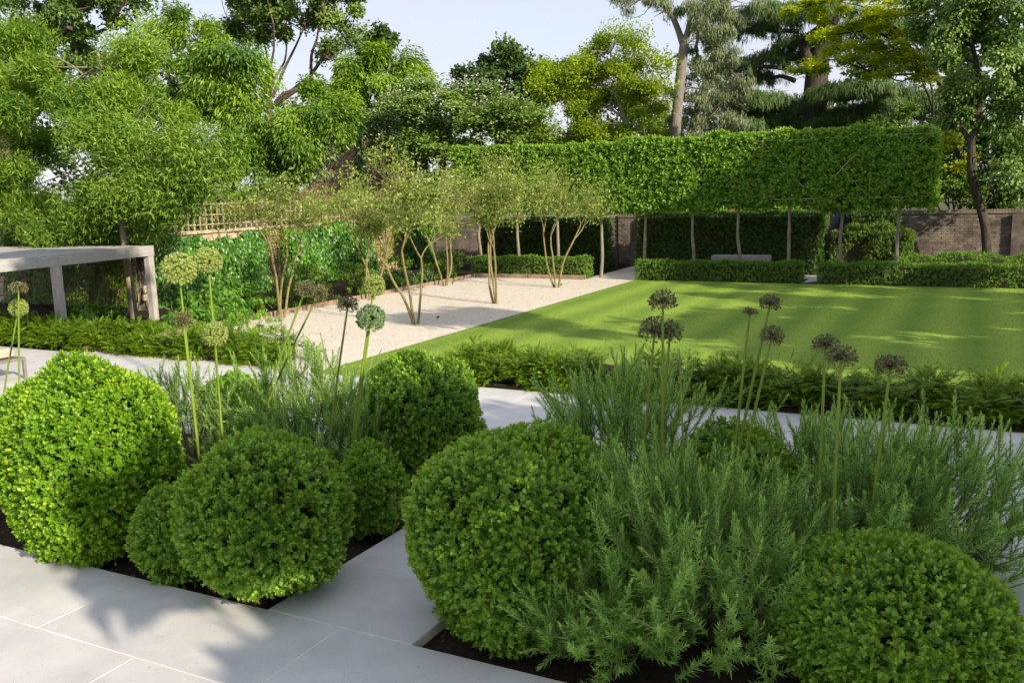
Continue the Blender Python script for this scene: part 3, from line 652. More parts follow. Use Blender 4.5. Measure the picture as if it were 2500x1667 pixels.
# ------------------------------------------------------------------ stone bench, dark panel, slate, shed
t_ = thing('stone_bench', 'plain grey stone bench behind the low hedge', 'bench', (-6.15, 26.2, 0))
V, F = chamfer_box(-6.95, -5.32, 26.0, 26.42, .46, .60, .01); mesh('seat', V, F, MT['bench'], t_)
for a, c in ((-6.93, -6.72), (-5.65, -5.34)):
    V, F = chamfer_box(a, c, 26.02, 26.40, -.02, .457, .004); mesh('leg', V, F, MT['bench'], t_)
t_ = thing('garden_screen', 'upright dark navy panel rising behind the hedge gap', 'panel', (-3.78, 28.2, 0))
V, F = chamfer_box(-3.98, -3.42, 28.05, 28.25, 0, 2.0, .01); mesh('screen_face', V, F, MT['navy'], t_)
V, F = chamfer_box(-4.0, -3.4, 28.03, 28.27, 2.003, 2.03, .008); mesh('cap', V, F, MT['navy'], t_)
t_ = thing('slate_slab', 'black slate slab lying in the gap of the low hedge', 'slab', (-3.9, 24.7, 0))
V = np.array([[-4.14, 24.46, -.02], [-3.70, 24.46, -.02], [-3.70, 25.2, -.02], [-3.80, 25.2, -.02], [-4.14, 24.46, .012], [-3.70, 24.46, .012], [-3.70, 25.2, .012], [-3.80, 25.2, .012]])
mesh('slab', V, BOXF, MT['slate'], t_)
sheet('hedge_gap_path', -4.17, -3.73, 24.5, 26.9, -.004, MT['slab'], 1, 3)
t_ = thing('garden_shed', 'blue-grey boarded shed glimpsed over the tall hedge under the hornbeams', 'shed', (-12, 31, 0))
zz = 0
while zz < 2.45:
    V, F = chamfer_box(-13.4, -10.9, 31, 31.05, zz, zz+.155, .006); mesh('board', V, F, MT['shed'], t_); zz += .16
V = boxv(-13.5, -10.8, 30.9, 33, 2.5, 2.58); mesh('roof', V, BOXF, MT['slate'], t_)
V = boxv(-13.38, -10.92, 31.06, 32.9, 0, 2.48); mesh('wall', V, BOXF, MT['shed'], t_)

# ------------------------------------------------------------------ walls
def brick_run(t_, x0, x1, y, z0, z1, lim, vis):
    """front bricks of a wall facing -Y; the ones in vis (x range) become parts, others one mesh"""
    bl, bh, g_ = .225, .075, .009
    V, F = chamfer_box(-(bl-g_)/2, (bl-g_)/2, -.012, .04, 0, bh-g_, .004); md = mesh_data('brick', V, F); md.materials.append(MT['brick'])
    rest, nb_, k = [], 0, 0; z = z0
    org = ORG[t_.name]
    rows = int((z1-z0)/bh)
    for k in range(rows-1, -1, -1):
        z = z0+k*bh; x = x0+(bl/2 if k % 2 else 0)
        while x+bl < x1+.01:
            cx = x+bl/2; pr = rng.normal(0, .003)
            if nb_ < lim and vis[0] < cx < vis[1] and z > vis[2]:
                obj('brick', md, t_, loc=tuple(np.array([cx, y+pr, z])-org)); nb_ += 1
            else:
                rest.append((V+[cx, y+pr, z], F))
            x += bl
    if rest:
        VV, FF = join(rest); mesh('bricks', VV, FF, MT['brick'], t_, kind='stuff')
def brick_wall(label, x0, x1, y, h, piers, vis, lim=300):
    t_ = thing('brick_wall', label, 'wall', ((x0+x1)/2, y, 0), 'old brick boundary walls')
    mesh('core', boxv(x0, x1, y+.0, y+.24, -.1, h), BOXF, MT['mortar'], t_)
    brick_run(t_, x0, x1, y, 0, h, lim, vis)
    cp = []; x = x0                                     # brick-on-edge coping
    while x < x1-.07:
        V, F = chamfer_box(x, x+.068, y-.03, y+.27, h+.002, h+.11+rng.normal(0, .004), .006); cp.append((V, F)); x += .075
    V, F = join(cp); mesh('coping', V, F, MT['brick'], t_, kind='stuff')
    for px in piers:
        V, F = chamfer_box(px-.22, px+.22, y-.12, y-.016, -.05, h-.02, .01); mesh('pier', V, F, MT['brick'], t_)
    return t_
brick_wall('old brown brick wall on the right behind the dark leaning tree', -2.6, 8, 28.9, 1.62, (-2.35, .95), (-2.2, 2.6, .55))
brick_wall('weathered brick wall seen through the opening between the tall hedges', -10.9, -9.3, 28.9, 1.62, (-9.98,), (-10.9, -9.3, .0), 160)
brick_wall('brick wall hidden behind the left tall hedge, showing beside the ivy', -18.2, -10.95, 28.95, 1.60, (), (-17, -15, .3), 60)
brick_wall('brick wall behind the tall hedge at the bench', -9.25, -2.65, 29.0, 1.60, (), (-9, -8, 1.4), 10)
# left garden wall: cream rubble with ivy, topped by a trellis
WX = -18.25
t_ = thing('rubble_wall', 'cream rubble garden wall on the left, mostly under ivy', 'wall', (WX, 20, 0))
mesh('core', boxv(WX-.28, WX-.03, 15.6, 28.9, -.1, 1.72), BOXF, MT['mortar'], t_)
st = []
for k in range(9):
    y = 15.6+rng.uniform(0, .3); z = .0+k*.19
    while y < 28.6:
        ln = rng.uniform(.18, .42); V, F = chamfer_box(-ln/2+.008, ln/2-.008, 0, .055, 0, rng.uniform(.15, .178), .014)
        V = V[:, [1, 0, 2]]*[-1, 1, 1]; V = V*[-1, 1, 1]; V[:, 0] = -.03+V[:, 0]
        q = V[:, 0].copy(); st.append((np.stack([WX+q-.0, y+V[:, 1], z+V[:, 2]], 1), F[:, ::-1])); y += ln
V, F = join(st); mesh('stones', V, F, MT['render'], t_, kind='stuff')
V, F = chamfer_box(WX-.34, WX+.05, 15.6, 28.9, 1.723, 1.80, .015); mesh('coping', V, F, MT['render'], t_)
t_ = thing('rubble_wall', 'shaded cream rubble wall behind the pergola', 'wall', (-22, 15.5, 0))
mesh('core', boxv(-30, WX-.29, 15.5, 15.75, -.1, 1.66), BOXF, MT['mortar'], t_)
st = []
for k in range(9):
    x = -29.0+rng.uniform(0, .3)
    while x < WX-.4:
        ln = rng.uniform(.18, .42); V, F = chamfer_box(x+.008, x+ln-.008, 15.45, 15.499, k*.18, k*.18+rng.uniform(.14, .17), .012); st.append((V, F)); x += ln
V, F = join(st); mesh('stones', V, F, MT['render'], t_, kind='stuff')
t_ = thing('trellis', 'weathered square trellis standing on top of the left garden wall', 'trellis', (WX-.12, 20, 1.8))
y = 15.7
while y < 28.4:
    V, F = chamfer_box(WX-.135, WX-.11, y, y+.045, 1.80, 2.52, .003); mesh('upright', V, F, MT['trellis'], t_); y += .21
for z in (1.93, 2.18, 2.46):
    V, F = chamfer_box(WX-.108, WX-.085, 15.6, 28.5, z, z+.04, .003); mesh('rail', V, F, MT['trellis'], t_)
for y in (15.6, 17.8, 20.0, 22.2, 24.4, 26.6):
    V, F = chamfer_box(WX-.19, WX-.137, y, y+.08, 1.80, 2.58, .006); mesh('post', V, F, MT['trellis'], t_)
# ivy on the wall face
WALL_Y = 15.42
def wall_leaves(name, label, cat, y0, y1, z0, z1, n, L, mat, x=WX, depth=.28, kind=4, zfun=None, droop=.9, W=.85, along_x=False):
    t_ = thing(name, label, cat, ((y0+y1)/2, WALL_Y, 0) if along_x else (x, (y0+y1)/2, 0))
    Y = rng.uniform(y0, y1, n); Z = rng.uniform(z0, z1, n)
    bul = depth*(.45+.3*np.sin(Y*2.3+Z*3)+.25*np.sin(Y*5.1-Z*4))
    if zfun is not None:
        k = Z < zfun(Y); Y, Z, bul = Y[k], Z[k], bul[k]; n = len(Y)
    P = np.stack([x+np.maximum(bul*rng.uniform(.5, 1, n), .04), Y, Z], 1)
    D = np.stack([rng.uniform(.1, .6, n), rng.normal(0, .45, n), -np.full(n, droop)+rng.normal(0, .25, n)], 1)
    N = np.stack([np.ones(n), rng.normal(-.1, .35, n), rng.uniform(.1, .9, n)], 1)
    if along_x:
        off = P[:, 0]-x; P = np.stack([P[:, 1], WALL_Y-off, P[:, 2]], 1); D = D[:, [1, 0, 2]]*[1, -1, 1]; N = N[:, [1, 0, 2]]*[1, -1, 1]
    foliage('foliage', MT[mat], t_, P, D, N, L*rng.uniform(.55, 1.2, n), L*W*rng.uniform(.6, 1.15, n), kind, np.clip(rng.normal(.42, .24, n), 0, 1), .15)
    ss = []
    for i in range(8):
        yy_ = y0+(y1-y0)*(i+.5)/8; sp = smooth_path([(x+.03, yy_, -.05), (x+.04, yy_+.2, (z0+z1)*.4), (x+.04, yy_-.15, z1*.92)], 7)
        if along_x: sp = np.stack([sp[:, 1], WALL_Y-(sp[:, 0]-x), sp[:, 2]], 1)
        ss.append(tube(sp, np.linspace(.018, .006, 7), 5))
    V, F = join(ss); mesh('stems', V, F, MT['bark'], t_)
    return t_
wall_leaves('ivy', 'glossy large-leaved ivy covering the wall left of the bare patch', 'ivy', 15.6, 19.85, .05, 1.8, 7000, .125, 'ivy', zfun=lambda y: 1.66+.10*np.sin(y*2)+.06*np.sin(y*7))
wall_leaves('ivy', 'glossy large-leaved ivy on the wall right of the bare patch behind the gravel trees', 'ivy', 20.45, 25.0, .05, 1.85, 7000, .12, 'ivy', zfun=lambda y: 1.78+.10*np.sin(y*2)+.06*np.sin(y*7))
wall_leaves('golden_vine', 'thin yellow-green climber at the bare patch of the wall', 'climber', 19.75, 20.65, .1, 1.85, 900, .06, 'gold_vine', depth=.4, kind=2, W=.6)
wall_leaves('golden_vine', 'bright yellow climber far along the left wall', 'climber', 24.9, 26.8, .1, 1.95, 1500, .075, 'gold_vine', depth=.4, kind=2, W=.6)
wall_leaves('ivy', 'dark ivy in the far corner of the left wall', 'ivy', 26.6, 28.7, .05, 1.9, 1800, .13, 'ivy', depth=.5)
wall_leaves('climbing_shrub', 'leafy climber on the wall under the pergola', 'climber', -23.5, -18.4, .05, 1.85, 7000, .085, 'shrub', depth=.45, kind=2, W=.6, along_x=True, zfun=lambda y: 1.75+.3*np.sin(y*3))
wall_leaves('golden_vine', 'sunlit yellow-green climber on the wall between the pergola posts', 'climber', -19.6, -18.3, .3, 1.7, 1200, .07, 'gold_vine', depth=.5, kind=2, W=.6, along_x=True)

# ------------------------------------------------------------------ pergola
ang = math.radians(9); ca, sa = math.cos(ang), math.sin(ang)
C0 = np.array([-16.2, 14.13]); 
pg = thing('pergola', 'weathered grey timber pergola with a boarded flat roof', 'pergola', (C0[0], C0[1], 0))
def pgv(V):                                           # local: u away from the corner towards the camera, v to the left
    V = np.asarray(V, float); u, v = V[:, 0], V[:, 1]
    return np.stack([C0[0]+u*sa-v*ca, C0[1]-u*ca-v*sa, V[:, 2]], 1)
def pgb(name, u0, u1, v0, v1, z0, z1, mat='timber', b=.006, par=None):
    V, F = chamfer_box(u0, u1, v0, v1, z0, z1, b); return mesh(name, pgv(V), F[:, ::-1], MT[mat], par or pg)
ZR = 1.64
pgb('beam', 0.0, 7.2, 0, .15, ZR-.22, ZR, 'timber_h'); pgb('beam', 0.0, 7.2, 6.0, 6.15, ZR-.22, ZR, 'timber_h')
pgb('beam', 0.0, .14, .153, 5.997, ZR-.22, ZR-.002); pgb('beam', 7.06, 7.2, .153, 5.997, ZR-.22, ZR-.002)
for u in (.015, 2.62, 5.2):
    for v in (.01, 6.01):
        p_ = pgb('post', u, u+.16, v, v+.13, -.05, ZR-.223, b=.004)
for u in (2.66, 5.24):
    for zz in (ZR-.07, ZR-.14):
        V, F = tube(pgv([[u+.03, .003, zz], [u+.03, -.006, zz]]), .012, 6); mesh('bolt', V, F, MT['screw'], pg)
v = .158; 
while v < 5.8:
    pgb('roof_board', .145, 7.05, v, v+.135, ZR-.045, ZR-.012, 'timber_h', .006); v += .157
# ------------------------------------------------------------------ lounger at the left edge
lg = thing('garden_lounger', 'low metal garden seat with a sand coloured cushion at the left edge', 'lounger', (-12.9, 8.75, 0))
P0 = at(62, 873, Z=.32)
lx, ly = P0[0], P0[1]-.66
def lgb(name, a, b_, c, d, e_, f_, mat, ch=.004):
    V, F = chamfer_box(lx+a, lx+b_, ly+c, ly+d, e_, f_, ch); mesh(name, V, F, MT[mat], lg)
for a, c in ((-.045, -.01), (-.045, .62), (-1.5, -.01), (-1.5, .62)): lgb('leg', a, a+.045, c, c+.045, 0, .285, 'metal')
lgb('frame', -1.55, .002, -.012, .035, .287, .33, 'metal'); lgb('frame', -1.55, .002, .62, .667, .287, .33, 'metal')
lgb('frame', -.046, .001, .037, .618, .287, .328, 'metal'); lgb('frame', -1.55, -1.503, .037, .618, .287, .328, 'metal')
lgb('seat_deck', -1.5, -.05, .04, .615, .29, .31, 'metal')
lgb('cushion', -1.5, -.24, .0, .64, .335, .46, 'cushion', .045)

# ------------------------------------------------------------------ trees
def crown(parent, name, mat, blobs, n, L, W, style, clump=.45, kind=2, tint=(.45, .22), shell=.5, flat=.6):
    """blobs: (centre, radii); leaves gathered in clumps spread through each blob"""
    vol = np.array([b_[1][0]*b_[1][1]*b_[1][2] for b_ in blobs])**.75; share = vol/vol.sum()
    P, D, N, T = [], [], [], []
    for (c, r), sh in zip(blobs, share):
        c = np.asarray(c, float); r = np.asarray(r, float); nn = int(n*sh)
        if nn < 5: continue
        per = max(int(nn/max(2.2*(r[0]*r[1]*r[2])**.667/clump**2, 6)), 12); m_ = max(nn//per, 3)
        q = rand_dir(m_); rad = (shell**3+(1-shell**3)*rng.uniform(0, 1, m_))**(1/3)
        cc = c+q*r*rad[:, None]; cs = clump*rng.uniform(.55, 1.25, m_)
        i = np.repeat(np.arange(m_), per); k = len(i)
        d = rng.normal(0, 1, (k, 3))*[1, 1, flat]; d = d*(rng.uniform(.25, 1.0, k)/np.maximum(np.linalg.norm(d, axis=1), .3))[:, None]
        P.append(cc[i]+d*cs[i][:, None])
        out = nrm(q[i]*r+d*.6*cs[i][:, None])
        if style == 'droop': dd = out*.55+d*.5+[0, 0, -.75]+rng.normal(0, .35, (k, 3))
        elif style == 'hang': dd = out*.2+[0, 0, -1]+rng.normal(0, .22, (k, 3))
        elif style == 'up': dd = out*.6+[0, 0, .55]+rng.normal(0, .5, (k, 3))
        elif style == 'flat': dd = out*.8+rng.normal(0, .6, (k, 3))*[1, 1, .25]
        else: dd = out*.5+rng.normal(0, .8, (k, 3))
        D.append(dd); N.append(UP*.8+out*.6+rng.normal(0, .55, (k, 3)))
        tc_ = np.clip(rng.normal(tint[0], tint[1]*.6, m_), 0, 1); T.append(np.clip(tc_[i]+rng.normal(0, tint[1]*.8, k), 0, 1))
    P, D, N, T = [np.concatenate(a_) for a_ in (P, D, N, T)]; n = len(P)
    return foliage(name, MT[mat], parent, P, D, N, L*rng.uniform(.65, 1.25, n), W*rng.uniform(.7, 1.2, n), kind, T, .12)
def limb(parent, name, p, q, r0, r1, mat, bow=.12, n=9, sides=7):
    p, q = np.asarray(p, float), np.asarray(q, float); ln = np.linalg.norm(q-p)
    c1 = p+(q-p)*.35+rng.normal(0, bow*ln*.5, 3)+[0, 0, bow*ln*.5]; c2 = p+(q-p)*.7+rng.normal(0, bow*ln*.5, 3)
    path = smooth_path([p, c1, c2, q], n); V, F = tube(path, np.linspace(r0, r1, n), sides)
    mesh(name, V, F, MT[mat], parent, smooth=True); return path
def twigs(parent, starts, blobs, n, r, mat):
    out = []
    for i in range(n):
        c, rr = blobs[i % len(blobs)]; q = rand_dir(1)[0]*np.asarray(rr)*.85+np.asarray(c)
        s = min(starts, key=lambda p: np.linalg.norm(p-q)+rng.uniform(0, .4)); m_ = (s+q)/2+rng.normal(0, .12*np.linalg.norm(q-s), 3)
        out.append(tube(smooth_path([s, m_, q], 6), np.linspace(r, r*.25, 6), 4))
    V, F = join([(v_, f_[:-2]) for v_, f_ in out]); mesh('twigs', V, F, MT[mat], parent, kind='stuff')
def B(px, py, rx, ry, Y, dz=1.0):
    c = at(px, py, Y=Y); k = ppm(c); return (c, np.array([rx/k, dz*(rx+ry)/2/k, ry/k]))
def simple_tree(name, label, cat, foot, trunk_px, Y, r0, r1, bark, blobs, crown_args, group=None, ntw=60, twr=.02):
    """foot on the ground; trunk_px: photograph pixels the trunk passes at depth Y"""
    pts = [at(px, py, Y=yy_ if False else Y) for px, py in trunk_px]
    base = np.array([pts[0][0] if foot is None else foot[0], Y if foot is None else foot[1], -.15])
    t_ = thing(name, label, cat, tuple(base), group)
    path = smooth_path([base]+pts, 18); V, F = tube(path, np.linspace(r0, r1, 18), 10); mesh('trunk', V, F, MT[bark], t_, smooth=True)
    starts = [path[-1], path[-4], path[-8]]
    for c, r in blobs:
        s = path[int(rng.integers(7, 18))] if len(blobs) > 1 else path[-1]
        lp = limb(t_, 'limb', s, c, r1*.8, r1*.3, bark); starts += [lp[-1], lp[-3], lp[-5]]
    if ntw: twigs(t_, starts, blobs, ntw, twr, bark)
    crown(t_, 'crown', blobs=blobs, **crown_args)
    return t_
T_ = 'trees beyond the garden walls'
# narrow-leaved ash on the left, standing in the border behind the pergola
YA = 14.35
simple_tree('narrow_leaved_ash', 'big bright narrow-leaved tree behind the pergola on the left', 'tree', (-17.3, 14.35), [(318, 700), (300, 560), (290, 450), (276, 360), (262, 250), (240, 130)], YA, .10, .035, 'bark_l',
  [B(235, 165, 150, 105, YA), B(110, 270, 190, 130, YA), B(370, 300, 170, 120, YA), B(515, 380, 90, 75, YA), B(60, 460, 150, 110, YA), B(300, 450, 190, 110, YA), B(435, 455, 85, 60, YA), B(30, 170, 110, 90, YA+.5), B(200, 535, 210, 45, YA), B(20, 540, 130, 45, YA), B(370, 510, 80, 45, YA+.3), B(110, 560, 150, 25, YA), B(290, 550, 130, 26, YA+.3)],
  dict(mat='ash', n=125000, L=.15, W=.031, style='any', clump=.78, tint=(.5, .28), flat=.6, shell=.25), T_, 90, .016)
# chestnuts
simple_tree('sweet_chestnut', 'glossy chestnut tree behind the ash, its head left of the tall bare-limbed tree', 'tree', None, [(560, 420), (545, 300), (520, 200)], 24, .2, .08, 'bark_d',
  [B(480, 100, 130, 65, 24), B(570, 140, 95, 90, 24), B(520, 210, 130, 90, 24), B(600, 260, 60, 60, 24), B(430, 210, 90, 90, 24)], dict(mat='chestnut', n=30000, L=.19, W=.06, style='droop', clump=.72, shell=.35, tint=(.45, .22)), T_)
simple_tree('sweet_chestnut', 'rounded chestnut tree between the ash and the tiled roof', 'tree', None, [(720, 480), (720, 400), (715, 330)], 25, .2, .08, 'bark_d',
  [B(720, 270, 105, 75, 25), B(660, 330, 90, 80, 25), B(755, 320, 75, 65, 25), B(690, 390, 70, 50, 25), B(620, 420, 70, 70, 24), B(810, 300, 40, 50, 25)], dict(mat='chestnut', n=33000, L=.19, W=.065, style='droop', clump=.72, shell=.35, tint=(.45, .22)), T_)
simple_tree('sweet_chestnut', 'domed yellow-green chestnut tree standing against the sky left of centre', 'tree', None, [(870, 400), (880, 330), (890, 270)], 33, .25, .10, 'bark_d',
  [B(925, 190, 115, 60, 33), B(855, 190, 60, 50, 33), B(1000, 230, 70, 55, 33), B(900, 250, 90, 60, 33), B(850, 300, 50, 50, 33)], dict(mat='chestnut', n=32000, L=.24, W=.08, style='droop', clump=.85, shell=.35, tint=(.55, .22)), T_)
# tall open tree with bare limbs
YB = 38
tt = thing('tall_plane_tree', 'tall open tree with bare grey limbs against the sky', 'tree', tuple(at(660, 420, Y=YB)*[1, 1, 0]), T_)
b0 = at(660, 420, Y=YB); f0 = b0*[1, 1, 0]
path = limb(tt, 'trunk', f0, at(655, 250, Y=YB), .30, .20, 'bark', .03, 12, 9)
blobs = [B(620, 35, 80, 45, YB), B(720, 15, 110, 50, YB), B(810, 30, 65, 55, YB), B(690, 70, 90, 30, YB), B(838, 95, 42, 40, YB), B(590, 70, 50, 30, YB), B(770, -40, 140, 60, YB), B(620, -50, 120, 60, YB), B(805, 135, 30, 20, YB)]
sts = []
for a_, z_ in (((655, 250), (640, 90)), ((655, 250), (668, 60)), ((655, 250), (700, 110)), ((655, 250), (620, 130)), ((665, 240), (745, 60)), ((755, 190), (835, 70)), ((755, 190), (800, 120)), ((655, 250), (590, 110)), ((760, 200), (780, 40))):
    if a_[0] in (755, 760): limb(tt, 'limb', at(665, 262, Y=YB), at(*a_, Y=YB), .10, .085, 'bark', .05)
    lp = limb(tt, 'limb', at(*a_, Y=YB), at(*z_, Y=YB+rng.normal(0, .8)), .095, .035, 'bark', .06, 10); sts += list(lp[4:])
twigs(tt, sts, blobs, 130, .035, 'bark')
crown(tt, 'crown', 'plane', blobs, 34000, .20, .12, 'any', .7)
# dark tree behind the ash, top left corner
simple_tree('dark_plane_tree', 'dark tall tree rising behind the ash in the top left corner', 'tree', None, [(20, 420), (15, 300), (60, 100)], 30, .45, .2, 'bark', [B(60, 40, 150, 100, 30), B(230, 20, 130, 70, 30), B(310, -10, 80, 40, 30), B(50, 200, 120, 90, 30), B(190, 120, 90, 60, 30), B(-40, 330, 90, 120, 30), B(240, -70, 200, 60, 30)],
  dict(mat='plane', n=26000, L=.24, W=.13, style='any', clump=.6, tint=(.3, .2)), T_)
simple_tree('far_treetop', 'small treetop showing above the domed chestnut', 'tree', None, [(925, 330), (925, 200)], 55, .3, .12, 'bark_d', [B(915, 85, 30, 22, 55), B(950, 100, 28, 18, 55), B(905, 120, 35, 25, 55)], dict(mat='oak', n=3000, L=.32, W=.2, style='any', clump=.6), T_, 25)
# dogwood with white bracts
simple_tree('flowering_dogwood', 'spreading dogwood dusted with white bracts behind the gravel trees', 'tree', None, [(1080, 420), (1090, 350), (1085, 310)], 30, .16, .07, 'bark',
  [B(1060, 240, 120, 45, 30), B(1160, 245, 110, 45, 30), B(980, 290, 90, 50, 30), B(1100, 310, 160, 55, 30), B(1230, 300, 85, 55, 30), B(1000, 350, 110, 40, 30), B(1200, 360, 120, 40, 30), B(1080, 375, 140, 30, 29.5), B(940, 330, 60, 50, 30)],
  dict(mat='corn', n=42000, L=.16, W=.08, style='flat', clump=.7, shell=.3, tint=(.5, .25), flat=.3), T_)
dg = bpy.data.objects['flowering_dogwood']
n = 1500; bl = [B(1060, 235, 125, 48, 30), B(1160, 240, 115, 48, 30), B(980, 285, 95, 55, 30), B(1100, 305, 165, 60, 30), B(1230, 295, 90, 60, 30), B(950, 350, 70, 60, 29.8)]
q = rand_dir(n); q[:, 2] = np.abs(q[:, 2]); q[:, 1] = -np.abs(q[:, 1]); idx = rng.integers(0, len(bl), n); cs_ = np.array([b_[0] for b_ in bl]); rs_ = np.array([b_[1] for b_ in bl])
cl = nrm(np.round(q*5)+rng.normal(0, .05, (n, 3))); P = cs_[idx]+cl*rs_[idx]*rng.uniform(.9, 1.1, (n, 1))+rng.normal(0, .09, (n, 3))
foliage('bracts', MT['bract'], dg, P, rand_dir(n)*[1, 1, .3], np.tile(UP, (n, 1))+rng.normal(0, .3, (n, 3)), rng.uniform(.06, .11, n), .06, 4, rng.uniform(0, 1, n))
simple_tree('dark_oak', 'dark green oak behind the dogwood against the sky', 'tree', None, [(1220, 380), (1215, 260), (1215, 190)], 46, .4, .15, 'bark_d',
  [B(1230, 150, 75, 38, 46), B(1160, 190, 60, 32, 46), B(1290, 170, 60, 30, 46), B(1350, 190, 60, 35, 46), B(1230, 220, 130, 45, 46), B(1330, 250, 90, 50, 46), B(1400, 210, 40, 40, 46)], dict(mat='oak', n=26000, L=.26, W=.16, style='any', clump=.8, shell=.3), T_)
# columnar cypress and dark cone
def cone_tree(name, label, px, py_top, py_bot, w, Y, n, mat='conifer', L=.16):
    b_ = at(px, py_bot, Y=Y); t0 = at(px, py_top, Y=Y); k = ppm(b_); t_ = thing(name, label, 'tree', (b_[0], Y, 0), T_)
    V, F = tube([[b_[0], Y, -.1], [b_[0], Y, b_[2]], t0-[0, 0, .1]], [.09, .07, .02], 7); mesh('trunk', V, F, MT['bark'], t_)
    u = rng.uniform(0, 1, n)**.8; z = t0[2]-(t0[2]-b_[2])*u; th = rng.uniform(0, 6.28, n); rr = (w/2/k)*(u**.65)*rng.uniform(.45, 1.05, n)*(1+.18*np.sin(th*4+z*5))
    P = np.stack([b_[0]+rr*np.cos(th), Y+rr*np.sin(th), z], 1); D = np.stack([np.cos(th)*.4, np.sin(th)*.4, np.ones(n)*.9], 1)+rng.normal(0, .25, (n, 3))
    foliage('crown', MT[mat], t_, P, D, rand_dir(n), L*rng.uniform(.6, 1.2, n), L*.35, 2, np.clip(rng.normal(.4, .2, n), 0, 1))
cone_tree('columnar_cypress', 'slim dark cypress at the edge of the tiled roof', 884, 330, 470, 34, 28, 3000)
cone_tree('dark_cone_conifer', 'dark narrow conifer between the dogwood and the yellow tree', 1300, 170, 420, 80, 32, 5000, L=.2)
# yellow-green tree
simple_tree('yellow_green_tree', 'light yellow-green tree with thin pale branches right of centre', 'tree', None, [(1560, 400), (1530, 300), (1500, 220)], 32, .16, .06, 'bark_l',
  [B(1490, 130, 75, 55, 32), B(1550, 110, 45, 40, 32), B(1450, 190, 90, 60, 32), B(1550, 190, 80, 60, 32), B(1380, 240, 90, 70, 32), B(1490, 270, 110, 70, 32), B(1590, 260, 60, 60, 32), B(1400, 330, 100, 50, 32), B(1520, 350, 110, 45, 32), B(1340, 190, 45, 40, 32)],
  dict(mat='yellow', n=48000, L=.125, W=.064, style='any', clump=.62, shell=.3, tint=(.45, .28)), T_, 140, .022)
# willow pair
def trunk_tree(name, label, paths, Y, bark, blobs, args, ntw, twr=.02):
    f_ = at(*paths[0][0][0], Y=Y); t_ = thing(name, label, 'tree', (f_[0], Y, 0), T_); sts = []
    for i, (pp, r0, r1) in enumerate(paths):
        pts = [at(px, py, Y=Y) for px, py in pp]
        if i == 0: pts = [pts[0]*[1, 1, 0]-[0, 0, .1]]+pts
        pa = smooth_path(pts, 18); V, F = tube(pa, np.linspace(r0, r1, 18), 11); mesh('trunk' if i == 0 else 'limb', V, F, MT[bark], t_, smooth=True); sts += list(pa[6:])
    twigs(t_, sts, blobs, ntw, twr, bark)
    for a_ in args: crown(t_, 'crown', blobs=blobs, **a_)
    return t_
YW = 33
trunk_tree('willow', 'tall upright grey willow trunk forking near the top, right of the yellow tree', [([(1640, 500), (1648, 330), (1660, 200), (1672, 100)], .24, .17), ([(1668, 110), (1640, 40), (1585, -20)], .13, .06), ([(1672, 105), (1690, 40), (1705, -40)], .14, .07), ([(1662, 130), (1625, 150), (1600, 140)], .05, .015)], YW, 'bark_g',
  [B(1700, 10, 90, 50, YW), B(1620, 15, 45, 35, YW), B(1510, 10, 30, 30, YW), B(1740, 60, 60, 60, YW)], [dict(mat='willow', n=13000, L=.17, W=.028, style='hang', clump=.4, tint=(.5, .25))], 60)
trunk_tree('willow', 'second willow trunk leaning to the right of the upright one', [([(1675, 420), (1690, 320), (1725, 200), (1755, 100)], .21, .14), ([(1755, 105), (1775, 40), (1780, -30)], .13, .06), ([(1728, 190), (1700, 120), (1720, 40)], .08, .03), ([(1700, 290), (1760, 250), (1800, 180)], .06, .02)], YW+1, 'bark_g',
  [B(1760, 60, 70, 60, YW+1), B(1730, 170, 70, 70, YW+1), B(1780, 180, 60, 60, YW+1), B(1720, 270, 70, 60, YW+1), B(1790, 270, 50, 60, YW+1), B(1690, 330, 60, 35, YW+1), B(1640, 260, 30, 60, YW+1.5), B(1840, 30, 40, 40, YW+1)], [dict(mat='willow', n=19000, L=.17, W=.028, style='hang', clump=.4, tint=(.45, .25))], 110)
# cedar
YC = 36
tc0 = at(1985, 400, Y=YC); ced = thing('cedar', 'large dark cedar with layered drooping branches', 'tree', (tc0[0], YC, 0), T_)
pa = smooth_path([tc0*[1, 1, 0]-[0, 0, .1], tc0, at(1990, 250, Y=YC), at(2000, 140, Y=YC), at(2030, 20, Y=YC), at(2050, -90, Y=YC)], 16)
V, F = tube(pa, np.linspace(.55, .28, 16), 11); mesh('trunk', V, F, MT['bark_d'], ced, smooth=True)
V, F = tube(smooth_path([at(1995, 170, Y=YC), at(1960, 110, Y=YC-.5), at(2015, 60, Y=YC-.6), at(2050, 20, Y=YC-.5)], 10), np.linspace(.2, .12, 10), 8); mesh('limb', V, F, MT['bark_d'], ced, smooth=True)
plates = []
for px, py, rx, dx in ((1880, 265, 150, 90), (2090, 275, 150, -60), (1980, 285, 120, 0), (1800, 225, 80, 120), (1860, 235, 90, 80), (2100, 205, 120, -80), (2040, 215, 90, 0), (1900, 130, 110, 60), (1960, 90, 80, 20), (1850, 60, 90, 100), (1880, 15, 120, 80), (2150, 250, 100, -110), (2210, 225, 80, -150), (1790, 150, 50, 130), (2000, 330, 150, 0), (1900, 320, 110, 60), (2200, 130, 110, -120), (2120, 60, 110, -60), (2280, 250, 70, -160), (1850, 180, 60, 90), (2000, 20, 100, 0), (1830, 300, 70, 100)):
    c = at(px, py, Y=YC+rng.uniform(-2.2, 1.2)); k = ppm(c); plates.append((c, np.array([rx/k, .6*rx/k, 7/k])))
    limb(ced, 'limb', at(px+dx, py+18, Y=YC), c-[0, 0, .12], .10, .03, 'bark_d', .06)
P, D, N, T = [], [], [], []
